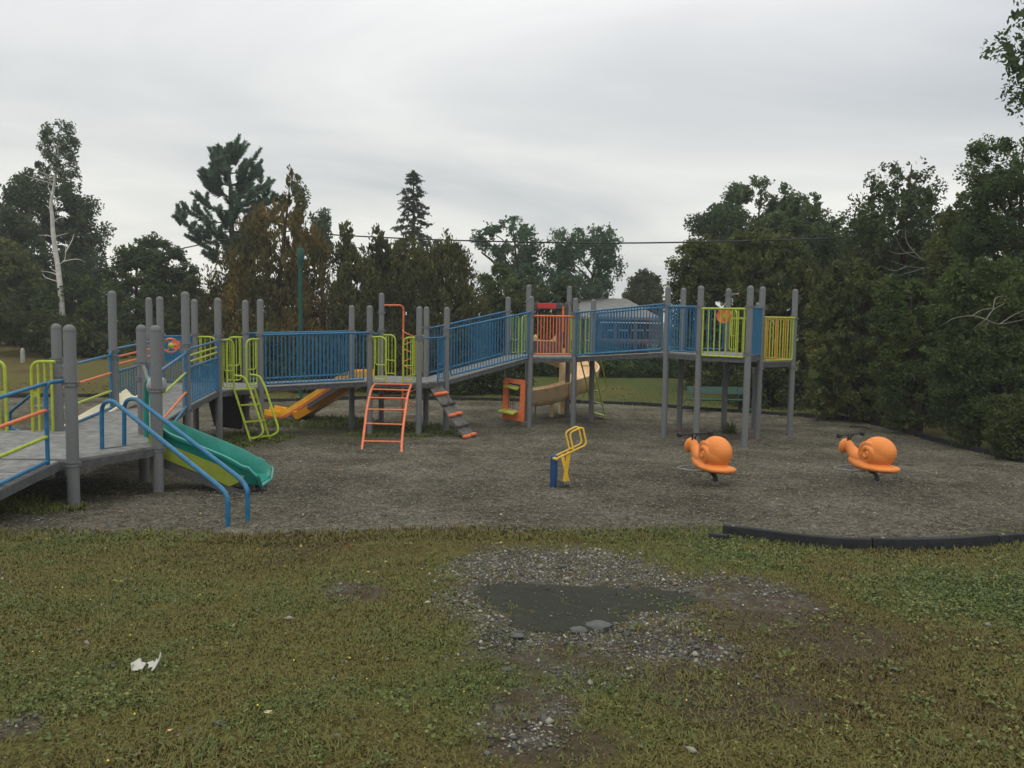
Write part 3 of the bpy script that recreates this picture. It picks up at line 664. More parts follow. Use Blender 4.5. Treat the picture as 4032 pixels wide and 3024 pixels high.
# back panel with steering wheel
pan(p2(6),p2(9),(zC+.05,zC+.96),(zC+.05,zC+.96),n=13)
a,b=p2(6),p2(9);q=MB();q.beam((*a.lerp(b,.1),zC+.70),(*a.lerp(b,.9),zC+.70),.02,.5);wp=q.build('wheel_panel',BLUE,PS,smooth=False)
c0=Vector(D(676,1360,16.3));ring=[(c0.x+.135*math.cos(a_)*.88,c0.y-.06+.07*math.cos(a_),c0.z+.135*math.sin(a_)) for a_ in np.linspace(0,6.283,25)[:-1]]
q=MB();q.tube(ring,.018,8,closed=True)
for k in(0,8,16):q.tube([ring[k],(c0.x,c0.y-.02,c0.z)],.014,6)
q.tube([(c0.x,c0.y+.2,c0.z),(c0.x,c0.y-.02,c0.z)],.03,8);q.beam((c0.x-.12,c0.y+.28,c0.z),(c0.x+.05,c0.y+.28,c0.z),.04,.16);sw=q.build('steering_wheel',ORNG,PS)
MB().lathe((c0.x+.02,c0.y-.09,c0.z),[(.01,-.05),(.045,-.035),(.055,0),(.045,.035),(.01,.05)],14,ax=(.3,-1,0)).build('wheel_hub',LIME,sw)
loop(9,11,zC,w=.42,nb=2);loop(11,9,zC,w=.38);loop(10,12,zC,w=.36);loop(12,10,zC,w=.36)
hrail(p2(10),p2(10)+Vector((.12,.1)),zC+.93,zC+.93,CLAMP,.03,'rail_bracket')
# ladder, lime, with flat stringers and looped hand rails
def T(pts,r,name,m,par=PS,Y=None,rad=.06,n=8,fl=True):
    """tube through photo points; Y runs between the two given distances"""
    k=len(pts);P=[D(px,py,Y[0]+(Y[1]-Y[0])*(py-pts[0][1])/((pts[-1][1]-pts[0][1]) or 1)) for px,py in pts]
    return MB().tube(fillet(P,rad,5) if fl else smoothp(P),r,n).build(name,m,par)
lt=lambda cx_,cy_:(800+cx_/3.017,1250+cy_/3.017)
gl,gr_=Gd(*lt(580,1500)),Gd(*lt(800,1465))
tl,tr=Dz(*lt(372,858),zC),Dz(*lt(612,848),zC)
lad=MB()
for a,b in((tl,gl),(tr,gr_)):lad.beam(a,(b[0],b[1],b[2]-.03),.028,.11,up=(0,-1,.6))
lad=lad.build('ladder',LIME,PS,smooth=False,bevel=.004)
for i,f_ in enumerate((.0,.29,.60,.90)):
    a=Vector(tl).lerp(Vector(gl),f_);b=Vector(tr).lerp(Vector(gr_),f_);MB().beam(a,b,.10,.022,up=(0,0,1)).build('rung',LIME,lad,smooth=False)
for pts in(((370,690),(490,700),(560,860),(716,1345),(690,1405),(585,1445)),((552,680),(670,690),(740,840),(892,1310),(885,1365),(795,1415))):
    T([lt(*p) for p in pts],.021,'ladder_hand_rail',LIME,lad,(tl[1]-.02,gl[1]-.02),.09,10)
# tunnel drum and dark panel below the deck
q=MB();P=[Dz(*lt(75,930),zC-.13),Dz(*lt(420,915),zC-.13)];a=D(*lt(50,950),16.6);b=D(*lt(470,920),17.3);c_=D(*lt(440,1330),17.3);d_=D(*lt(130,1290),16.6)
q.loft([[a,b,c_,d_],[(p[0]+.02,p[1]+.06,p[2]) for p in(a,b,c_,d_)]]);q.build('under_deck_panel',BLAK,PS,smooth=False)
# ramp from the middle-left deck to the middle deck
ramp([12,14,13,11],[zC,zE,zE,zC],n=7)
P12,P14,P11,P13=p2(12),p2(14),p2(11),p2(13)
pan(P12,P14,(zC+.06,zC+1.03),(zE+.06,zE+1.04),n=25,off=-.06,gap1=.16,rbot=.022)
pan(P11,P13,(zC+.06,zC+1.03),(zE+.08,zE+1.04),n=24,off=.06,rbot=.022)
deck([14,16,18,17,15,13],zE)
hrail(p2(13),p2(15),zE+.98,zE+.98,BLUE,.019)
loop(14,16,zE,w=.36);loop(16,14,zE,w=.34);loop(15,17,zE,w=.36);loop(17,15,zE,w=.34)
hrail(p2(16),p2(18)+(p2(18)-p2(16)).normalized()*.12,zE+.93,zE+.95,BLUE,.018)
loop(18,16,zE,w=.3,m=BLUE,name='blue_gate')
# arched orange ladder
c3=lambda x_,y_:(1100+x_/2.0738,1050+y_/2.0738)
Lp=[(778,958),(752,1000),(733,1070),(714,1165),(700,1280),(682,1425),(671,1492)];Rp=[(1078,963),(1060,1010),(1044,1075),(1030,1170),(1014,1290),(1000,1430),(998,1510)]
yT=(POST[14][1]+POST[16][1])/2-.05;yB=Gd(*c3(671,1492))[1];yB2=Gd(*c3(998,1510))[1]
def arcY(i,y0):return yT+(y0-yT)*(i/6)**.9
PL=[D(*c3(*p),arcY(i,yB)) for i,p in enumerate(Lp)];PR=[D(*c3(*p),arcY(i,yB2)) for i,p in enumerate(Rp)]
PL[-1]=(PL[-1][0],PL[-1][1],PL[-1][2]-.04);PR[-1]=(PR[-1][0],PR[-1][1],PR[-1][2]-.04)
al=MB().tube(smoothp(PL,5),.024,10).tube(smoothp(PR,5),.024,10).build('arched_ladder',ORNG,PS)
for i in range(6):MB().tube([PL[i],PR[i]],.0165,8).build('rung',ORNG,al)
# coiled climber: orange pole with a helix
yp=19.85
b_=Gd(*c3(1003,1262));yp=b_[1]
pts=[D(*c3(840,315),19.5),D(*c3(1015,315),yp),(b_[0],b_[1],-.05)]
cl=MB().tube(fillet(pts,.16,8),.022,12).build('coil_climber',ORNG,PS)
px0=pts[2][0];ztop=zat((px0,yp),c3(0,515)[1]);zbot=zat((px0,yp),c3(0,1195)[1]);hx=[]
turns=5;
for i in range(turns*16+1):
    a=2*math.pi*i/16+math.pi;hx.append((px0+.165+.165*math.cos(a),yp+.165*math.sin(a),ztop+(zbot-ztop)*i/(turns*16)))
MB().tube(hx,.0125,8).build('coil',ORNG,cl)
# plank climber
A0,A1=D(*c3(1222,985),17.75),D(*c3(1330,968),18.05);B0,B1=Gd(*c3(1522,1415)),Gd(*c3(1612,1392))
pc=None;q=MB()
for j in range(3):
    u,v=j/3+.01,(j+1)/3-.01
    q.loft([[Vector(A0).lerp(Vector(A1),u),Vector(A0).lerp(Vector(A1),v),Vector(A0).lerp(Vector(A1),v)+Vector((0,0,-.035)),Vector(A0).lerp(Vector(A1),u)+Vector((0,0,-.035))],
            [Vector(B0).lerp(Vector(B1),u),Vector(B0).lerp(Vector(B1),v),Vector(B0).lerp(Vector(B1),v)+Vector((0,0,-.035)),Vector(B0).lerp(Vector(B1),u)+Vector((0,0,-.035))]])
pc=q.build('plank_climber',mat('weathered_grey_plank',(.12,.115,.105),.85,.35,16,.3,60,.2),PS,smooth=False)
for i,f_ in enumerate((.16,.36,.565,.77,.96)):
    a=Vector(A0).lerp(Vector(B0),f_)+Vector((0,-.03,.02));b=Vector(A1).lerp(Vector(B1),f_)+Vector((0,-.03,.02))
    for u,v in((-.02,.48),(.52,1.02)) if i!=0 else ((0,1),):
        MB().beam(a.lerp(b,u)+Vector((0,0,.012*(v>1))),a.lerp(b,v)+Vector((0,0,.012*(v>1))),.085,.05,up=(0,-.7,.7)).build('foot_hold',ORNG if i%2==0 else DGRY,pc,bevel=.012)
# ramp up to the high middle deck
ramp([18,21,19,17],[zE,zG,zG,zE],n=8)
P18,P21,P17,P19=p2(18),p2(21),p2(17),p2(19)
pan(P18,P21,(zE+.10,zE+1.12),(zG+.05,zG+1.04),n=26,off=-.05,rbot=.021)
pan(P17,P19,(zE+.07,zE+1.10),(zG+.05,zG+1.05),n=26,off=.05,rbot=.021)
deck([21,23,24,22,20,19],zG)
pan(p2(21),p2(23),(zG+.075,zG+.95),(zG+.075,zG+.95),m=ORNG,n=11,ends=False,rb=.0125,off=-.02)
loop(19,20,zG,w=.5,nb=2);loop(20,19,zG,w=.3);loop(24,22,zG,w=.34);loop(22,24,zG,w=.34);loop(23,24,zG,w=.3)
# spiral slide with hood
c4=lambda x_,y_:(1800+x_/2.37,1050+y_/2.37)
sp=None
cxx,cyy_=1.36,22.15;rr=.62;path=[]
path.append((.93,21.25,zG+.02));path.append((.80,21.7,zG+.0))
for i in range(0,19):
    a=math.pi*.95-i*(math.pi*1.45/18);path.append((cxx+rr*math.cos(a),cyy_+rr*math.sin(a),zG-.06-(zG-.40)*((i+1)/21)))
path+=[(1.0,21.50,.36),(.7,21.47,.31),(.42,21.47,.29)]
path=smoothp(path,3)
def chute(path,w,h,th=.02,flare=None,up=0.0,sides=7):
    """U-shaped trough swept along a path: returns sections"""
    secs=[];P=[Vector(p) for p in path]
    for i,p in enumerate(P):
        t=(P[min(i+1,len(P)-1)]-P[max(i-1,0)]);t.z=0;t.normalize();n=Vector((t.y,-t.x,0));f_=i/(len(P)-1)
        hh=h(f_) if callable(h) else h;c=[]
        for k in range(sides+1):
            a=math.pi*k/sides;c.append(p+n*(-w*math.cos(a)*(1 if 0<k<sides else 1.0))+Vector((0,0,hh*(1-math.sin(a)**.6))))
        for s_ in(1,-1):pass
        rimR=c[-1]+n*.035+Vector((0,0,-.005));rimL=c[0]-n*.035+Vector((0,0,-.005))
        out=[rimL,rimL+Vector((0,0,-.03))]+[p+n*(-(w+th)*math.cos(math.pi*k/sides))+Vector((0,0,hh*(1-math.sin(math.pi*k/sides)**.6)-th-(.02 if 0<k<sides else .02))) for k in range(0,sides+1)]+[rimR+Vector((0,0,-.03)),rimR]
        secs.append(c+out[::-1])
    return secs
sp=MB().loft(chute(path,.31,lambda f_:.42+.06*math.sin(3.14*f_))).build('spiral_slide',BEIG,PS)
MB().tube([(cxx-.02,cyy_,-.05),(cxx-.02,cyy_,zG+.1)],.085,16).build('slide_column',BEIG,sp)
for i,pp_ in enumerate(path[::7][1:]):
    pass
for f_,wd in((.62,0),(.74,0),(.86,0)):
    i=int(f_*(len(path)-1));c=chute(path[max(0,i-1):i+2],.315,.40)[1][8:];
    MB().tube(c,.014,6).build('slide_rib',mat('peach_rib',(.47,.27,.13),.5),sp)
MB().tube([(.62,21.5,-.05),(.62,21.5,.4)],.02,8).build('slide_leg',STEEL,sp)
MB().tube([(1.05,21.6,-.05),(1.05,21.6,.5)],.055,10).build('slide_leg',BEIG,sp)
# entry of the slide: side cheeks, hood bar, grey threshold
def cheek(pxs,Y,th,name,m):
    P=[D(*c4(*p),Y) for p in pxs];return MB().loft([P,[(a,b+th,c) for a,b,c in P]]).build(name,m,sp,smooth=False,bevel=.01)
cheek(((700,790),(700,650),(722,640),(735,626),(744,640),(752,672),(775,684),(865,688),(900,672),(918,640),(930,618),(958,616),(966,640),(963,790)),21.35,.06,'entry_arch',BEIG)
cheek(((700,806),(700,692),(985,700),(985,806)),21.15,.1,'entry_step',DGRY)
q=MB();q.tube([D(*c4(700,343),20.95),D(*c4(1030,352),21.35)],.02,8)
q.beam(D(*c4(930,385),21.3),D(*c4(1008,720),21.3),.05,.05) if False else None
q.loft([[D(*c4(*p),21.28) for p in((935,350),(1030,352),(1012,720),(928,715))],[D(*c4(*p),21.34) for p in((935,350),(1030,352),(1012,720),(928,715))]]);q.beam(D(*c4(705,368),20.95),D(*c4(1030,372),21.3),.03,.12);q.build('slide_hood',DGRY,PS,smooth=False)
q=MB();q.loft([[D(*c4(*p),20.9) for p in((748,345),(820,343),(925,347),(922,392),(748,390))],[D(*c4(*p),20.98) for p in((748,345),(820,343),(925,347),(922,392),(748,390))]]);q.build('hood_bar',REDM,PS,smooth=False,bevel=.01)
MB().beam(D(*c4(990,372),21.2),D(*c4(986,610),21.2),.05,.05,up=(0,1,0)).build('hood_strip',ORNG,PS)
# lime rear ladder of the high deck
tl2,tr2=D(*c4(1150,870),20.75),D(*c4(1262,870),20.6);gb2=Gd(*c4(1385,1425));ga2=Gd(*c4(1283,1390))
q=MB();q.beam(tl2,ga2,.03,.09,up=(0,1,.6));q.beam(tr2,gb2,.03,.11,up=(0,1,.6));l2=q.build('rear_ladder',LIME,PS,smooth=False)
for f_ in(.1,.31,.52,.73,.94):MB().beam(Vector(tl2).lerp(Vector(ga2),f_),Vector(tr2).lerp(Vector(gb2),f_),.1,.02).build('rung',LIME,l2,smooth=False)
T([c4(*p) for p in((1340,870),(1396,1115),(1385,1140),(1332,1162))],.018,'ladder_hand_rail',LIME,l2,(20.8,21.2),.08)
T([c4(*p) for p in((1225,872),(1290,1120),(1280,1160),(1232,1175))],.018,'ladder_hand_rail',LIME,l2,(21.0,21.4),.08)
# play panel under the high deck: orange frame with lime shelves
fo=[c4(*p) for p in((432,1037),(635,1062),(622,1452),(414,1418))];fi=[c4(*p) for p in((478,1082),(588,1105),(578,1352),(470,1322))]
Yf=19.05
q=MB();O1=[D(*p,Yf+(.25 if i in(0,3) else 0)) for i,p in enumerate(fo)];I1=[D(*p,Yf+(.19 if i in(0,3) else .05)) for i,p in enumerate(fi)]
for i in range(4):
    j=(i+1)%4;fr=[O1[i],O1[j],I1[j],I1[i]];q.loft([fr,[(a+.03,b+.11,c) for a,b,c in fr]])
pnl=q.build('play_panel',ORNG,PS,smooth=False,bevel=.012)
def slab(px4,Y0,Y1,th,name,m,par):
    P=[D(*c4(*p),y_) for p,y_ in zip(px4,Y0)];return MB().loft([P,[(a,b,c-th) for a,b,c in P]]).build(name,m,par,smooth=False,bevel=.008)
slab(((430,1108),(560,1142),(586,1112),(478,1095)),(19.1,18.95,19.25,19.4),0,.035,'upper_shelf',LIME,pnl)
slab(((378,1338),(520,1372),(572,1345),(440,1322)),(18.95,18.8,19.15,19.3),0,.035,'lower_shelf',LIME,pnl)
for xx_ in(497,515,530):MB().tube([D(*c4(xx_+8,1140),19.2),D(*c4(xx_,1330),19.1)],.006,5).build('chain',BLAK,pnl)
q=MB()
for yy_ in(1080,1455):q.tube([D(*c4(610,yy_),19.1),D(*c4(690,yy_),19.12)],.02,8)
q.build('panel_bracket',CLAMP,pnl)
# ramp up to the high right deck
ramp([23,25,26,24],[zG,zI,zI,zG],n=8)
P23,P25,P24,P26=p2(23),p2(25),p2(24),p2(26)
pan(P23,P25,(zG+.05,zG+1.03),(zI+.07,zI+1.03),n=28,off=-.06,rbot=.021)
pan(P24,P26,(zG+.06,zG+1.03),(zI+.07,zI+1.03),n=27,off=.06,rbot=.021)
deck([25,27,29,30,28,26],zI)
pan(p2(25),p2(27),(zI+.05,zI+.97),(zI+.05,zI+.97),n=8,corner=.07,off=-.02)
pan(p2(27),p2(29),(zI-.01,zI+.93),(zI-.01,zI+.93),m=LIME,n=6,ends=True,off=-.03,rb=.013)
pan(p2(29),p2(30),(zI+.0,zI+.96),(zI+.0,zI+.96),n=22,corner=.06,rb=.014)
pan(p2(26),p2(28),(zI+.05,zI+.97),(zI+.05,zI+.97),n=8,corner=.07)
loop(28,30,zI,w=.34)
c5=lambda x_,y_:(2400+x_/2.2118,1050+y_/2.2118)
c0=Vector(D(*c5(995,430),16.9));q=MB();q.lathe(c0,[(.01,-.02),(.145,-.02),(.15,0),(.145,.02),(.125,.012),(.01,.012)],28,ax=(-.4,-.9,0));dw=q.build('play_wheel',ORNG,PS)
MB().beam(c0+Vector((-.05,-.09,0)),c0+Vector((.07,-.11,0)),.03,.075).build('wheel_handle',LIME,dw,bevel=.01)
MB().tube([(POST[28][0],POST[28][1],3.14),(POST[28][0]+.2,POST[28][1],3.16)],.02,8).build('rail_bracket',CLAMP,PS)
MB().lathe((POST[28][0]+.2,POST[28][1],3.16),[(.021,0),(.021,.03)],8,ax=(1,0,0)).build('bracket_cap',ORNG,PS)
deck([30,32,31,28],zJ)
pan(p2(30),p2(32),(zJ+.03,zJ+.95),(zJ+.03,zJ+.95),m=LIME,n=10,corner=.07,rb=.012,off=-.04)
pan(p2(31),p2(32),(zJ+.03,zJ+.92),(zJ+.03,zJ+.92),m=ORNG,n=8,rb=.014)
pan(p2(31),p2(28),(zJ+.03,zJ+.92),(zJ+.03,zJ+.92),m=LIME,n=5,rb=.012)
# ---- green slide with its grey entry panel
e0=Vector((*((p2(4)+p2(5))/2),zA));ex=Vector(Gd(1000,1926))
d0=Vector((ex.x-e0.x,ex.y-e0.y,0));Ls=d0.length+.10;d0.normalize();nn_=Vector((d0.y,-d0.x,0))
gzx=ex.z
prof=[(.05,zA+.03),(.16,zA-.01),(.32,zA-.10),(Ls*.66,gzx+.27),(Ls*.82,gzx+.155),(Ls*.93,gzx+.125),(Ls+.04,gzx+.12)]
path=smoothp([e0+d0*s_+Vector((0,0,z_-zA)) for s_,z_ in prof],5)
def slidesecs(path,w_,h,th=.018,rim=.03):
    P=[Vector(p) for p in path];secs=[];m_=len(P)
    for i,p in enumerate(P):
        t=P[min(i+1,m_-1)]-P[max(i-1,0)];t.normalize();n=Vector((t.y,-t.x,0)).normalized();u=n.cross(t).normalized();u=u if u.z>0 else -u
        f_=i/(m_-1);hh=h(f_);w=w_(f_) if callable(w_) else w_
        ins=[(-w-rim,hh),(-w,hh+.006),(-w+.015,hh-.02),(-w+.05,.03),(-w+.10,0),(w-.10,0),(w-.05,.03),(w-.015,hh-.02),(w,hh+.006),(w+rim,hh)]
        outs=[(w+rim,hh-.03),(w+th-.005,hh-.035),(w-.04,-th+.01),(w-.1,-th-.01),(-w+.1,-th-.01),(-w+.04,-th+.01),(-w-th+.005,hh-.035),(-w-rim,hh-.03)]
        secs.append([p+n*a+u*b for a,b in ins+outs])
    return secs
gs=MB().loft(slidesecs(path,lambda f_:.20+.09*min(1,f_*3),lambda f_:.20+.03*math.sin(3.14*f_)-.10*max(0,f_-.85)/.15,rim=.04)).build('green_slide',TEAL,PS)
q=MB();q.loft([[path[-1]+nn_*a+Vector((0,0,b)) for a,b in((-.33,.13),(-.24,-.01),(.24,-.01),(.33,.13),(.33,.08),(.24,-.05),(-.24,-.05),(-.33,.08))],[path[-1]+d0*.03+nn_*a+Vector((0,0,b)) for a,b in((-.31,.09),(-.22,-.03),(.22,-.03),(.31,.09),(.31,.07),(.22,-.05),(-.22,-.05),(-.31,.07))]]);q.build('slide_lip',TEAL,gs)
def skirt(path,side,z0,z1,i0,i1,name,m,par,w=.245,th=.014,fade=True):
    P=[Vector(p) for p in path][i0:i1];secs=[];k_=len(P)
    for i,p in enumerate(P):
        f_=i/(k_-1);env=1 if not fade else min(1,(1-f_)*3.2+.06);n=Vector((d0.y,-d0.x,0))*side
        a=p+n*w+Vector((0,0,z1));b=p+n*(w)+Vector((0,0,z1+(z0-z1)*env))
        secs.append([a,a+n*th,b+n*th,b])
    return MB().loft(secs).build(name,m,par,smooth=False)
skirt(path,1,-.10,.10,3,25,'lime_side',mat('lime_plastic_shaded',(.21,.26,.03),.5,.15,6),gs,w=.292);skirt(path,1,-.22,-.08,4,25,'grey_side',DGRY,gs,w=.28);skirt(path,-1,-.18,.09,3,24,'grey_side',DGRY,gs,w=.28)  # lime darkened: the shade on this side is painted into its colour
for s_ in(-1,1):
    pz=path[-7]+nn_*.2*s_;MB().tube([pz+Vector((0,0,-.01)),pz+Vector((.03,0,-.2))],.035,8).build('slide_foot',BLUE,gs)
# entry panel (grey, arched opening with a green rim)
a,b=Vector((*p2(4),0)),Vector((*p2(5),0));t_=(b-a).normalized();wid=(b-a).length;ot=[];inn=[]
K=18
for i in range(K+1):
    an=math.pi*i/K;cxs=wid/2;inn.append((cxs-.27*math.cos(an),zA+.36+.40*math.sin(an)))
    s_=.07+(wid-.14)*i/K;ot.append((s_,1.86-.16*math.sin(an)**2 if 0<i<K else 1.86))
inn=[(wid/2-.27,zA)]+inn+[(wid/2+.27,zA)];ot=[(.07,zA)]+ot+[(wid-.07,zA)]
P3d=lambda s_,z_,o_=0:(a.x+t_.x*s_-t_.y*o_,a.y+t_.y*s_+t_.x*o_,z_)
q=MB();q.loft([[P3d(*o,-.02),P3d(*i_,-.02),P3d(*i_,.02),P3d(*o,.02)] for o,i_ in zip(ot,inn)]);ep=q.build('slide_entry_panel',GREY,PS,smooth=False)
MB().tube([P3d(*i_) for i_ in inn],.035,8).build('entry_rim',TEAL,ep)
bb=P3d(wid-.16,1.66);MB().lathe((bb[0]+.03,bb[1]-.0,bb[2]),[(.01,-.12),(.09,-.09),(.125,0),(.09,.09),(.01,.12)],16,ax=(1,.2,0)).build('grey_bubble',mat('light_grey_plastic',(.28,.29,.3),.4),ep)
# transfer hand rails in front of the low deck
h1=Dz(402,1768,zA);h2=Dz(489,1756,zA);k1=Gd(897,2074);k2=Gd(975,2052)
def hr(px,base,foot):
    n_=len(px);P=[]
    for i,(x_,y_) in enumerate(px):
        f_=max(0,min(1,(x_-px[0][0])/(px[-1][0]-px[0][0])));P.append(D(x_,y_,base[1]+(foot[1]-base[1])*f_))
    P[0]=base;P[-1]=(foot[0],foot[1],foot[2]-.05);return MB().tube(fillet(P,.13,8),.0245,12).build('transfer_hand_rail',BLUE,PS)
hr([(402,1768),(400,1590),(440,1575),(872,1922),(897,1955),(897,2074)],h1,k1)
hr([(489,1756),(489,1580),(530,1566),(950,1888),(975,1925),(975,2052)],h2,k2)
MB().beam((h1[0],h1[1],zA+.006),(h2[0],h2[1],zA+.006),.07,.012).build('rail_foot_plate',CLAMP,PS)
# cream slide behind the ramp on the left
s0=Vector(D(520,1520,12.6));cr_=mat('cream_plastic',(.72,.66,.48),.45,.1,4)
path=smoothp([(-5.95,12.3,zB+.02),(-6.3,12.2,zB-.02),(-6.9,12.0,zB-.25),(-7.5,11.8,.55),(-7.9,11.7,.48)],5)
path=smoothp([D(545,1560,13.4),D(500,1590,13.2),D(427,1630,12.9),D(356,1672,12.6),D(306,1698,12.4),D(240,1712,12.3)],4)
csl=MB().loft(slidesecs(path,.2,lambda f_:.12)).build('cream_slide',cr_,PS)
# ---- double yellow slide behind the middle ramp
c6=lambda x_,y_:(1000+x_/4.916,1400+y_/4.916)
g0=Gd(*c6(450,1240));Ya=g0[1]
st=D(*c6(2180,330),18.95);path_px=[((2200,310),19.0),((2000,312),19.0),((1760,330),19.02),((1580,420),19.05),((1150,700),19.2),((600,1045),Ya),((430,1080),Ya+.02),((190,1040),Ya+.05)]
base=smoothp([D(*c6(*p),y_) for p,y_ in path_px],5)
def ribbon(path,dz0,dz1,y0,y1,name,m,par,i0=0,i1=None):
    P=path[i0:i1];secs=[[(p[0],p[1]+y0,p[2]+dz1),(p[0],p[1]+y1,p[2]+dz1),(p[0],p[1]+y1,p[2]+dz0),(p[0],p[1]+y0,p[2]+dz0)] for p in P]
    return MB().loft(secs).build(name,m,par)
ys_=ribbon(base,-.13,0,0,.035,'yellow_slide',YELL,PS)
ribbon(base,-.20,-.13,.002,.033,'coral_stripe',STRP,ys_);ribbon(base,-.32,-.20,.004,.03,'grey_side',DGRY,ys_)
ribbon(base,-.22,-.18,.035,.46,'slide_bed',YELL,ys_);ribbon(base,-.13,.0,.44,.475,'middle_rim',YELL,ys_);ribbon(base,-.22,-.18,.475,.9,'slide_bed',YELL,ys_);ribbon(base,-.2,.0,.9,.94,'far_rim',YELL,ys_)
und=smoothp([D(*c6(*p),19.3) for p in((2000,440),(1750,580),(1300,830),(860,1090),(740,1120))],5)
q=MB();q.loft([[(p[0]-.02,p[1]+.05,p[2]+.02),(p[0]-.02,p[1]+.7,p[2]+.02),(p[0]+.14,p[1]+.7,p[2]-.16),(p[0]+.05,p[1]+.05,p[2]-.14)] for p in und]);q.build('slide_hull',AMBR,ys_)
bx=Gd(*c6(870,1230));MB().prism([(bx[0]-.3,bx[1]-.05),(bx[0]+.28,bx[1]-.05),(bx[0]+.28,bx[1]+.5),(bx[0]-.3,bx[1]+.5)],-.05,.3).build('slide_footing',BLAK,ys_,bevel=.03)
ribbon(smoothp([D(*c6(*p),Ya+.47) for p in((300,1075),(370,1040),(470,985),(560,1005),(640,1040))],4),-.12,0,0,.05,'exit_rim',YELL,ys_)
# ------------------------------------------------------------------ yellow digger toy
c7=lambda x_,y_:(2150+x_/5.53,1650+y_/5.53)
gb_=Gd(*c7(165,1492));Yd=gb_[1]
DG=thing('digger_toy',(gb_[0],Yd,gb_[2]),'yellow double lever digger toy on a short dark blue post in the gravel','digger toy')
tp=D(*c7(180,775),Yd)
MB().lathe((gb_[0],Yd,gb_[2]-.05),[(.05,0),(.05,tp[2]-gb_[2]+.01),(.048,tp[2]-gb_[2]+.03),(.03,tp[2]-gb_[2]+.048),(.01,tp[2]-gb_[2]+.053)],18).build('post',DBLUE,DG)
for nm,pts,Yo in(('lever',((125,840),(260,775),(560,632),(745,545),(778,480),(712,190),(660,162),(470,255),(428,315),(510,655)),.10),('lever',((215,870),(450,760),(600,690),(845,575),(876,500),(808,205),(760,185),(560,278),(522,345),(598,688)),-.09)):
    P=[D(*c7(*p),Yd+Yo) for p in pts];MB().tube(fillet(P,.05,5),.0118,10).build(nm,YTUB,DG)
for (a,b,w) in(((500,705),(402,1370),.055),((345,770),(488,1385),.042)):
    MB().beam(D(*c7(*a),Yd-.09 if w>.05 else Yd+.10),D(*c7(*b),Yd+(-.02 if w>.05 else .04)),w,.012,up=(.1,1,0)).build('arm',YTUB,DG,smooth=False,bevel=.004)
MB().tube([D(*c7(115,845),Yd+.02),D(*c7(230,868),Yd-.1)],.02,10).build('pivot',YTUB,DG)
bk=[c7(*p) for p in((218,1262),(262,1315),(330,1355),(400,1372),(525,1380),(520,1440),(480,1478),(225,1478))]
P=[D(*p,Yd-.06) for p in bk];MB().loft([P,[(a,b+.14,c) for a,b,c in P]]).build('bucket',DGRY,DG,smooth=False,bevel=.006)
for x_ in(410,470,512):MB().tube([D(*c7(x_,1395),Yd-.07),D(*c7(x_+4,1412),Yd-.12)],.009,8).build('tooth',STEEL,DG)
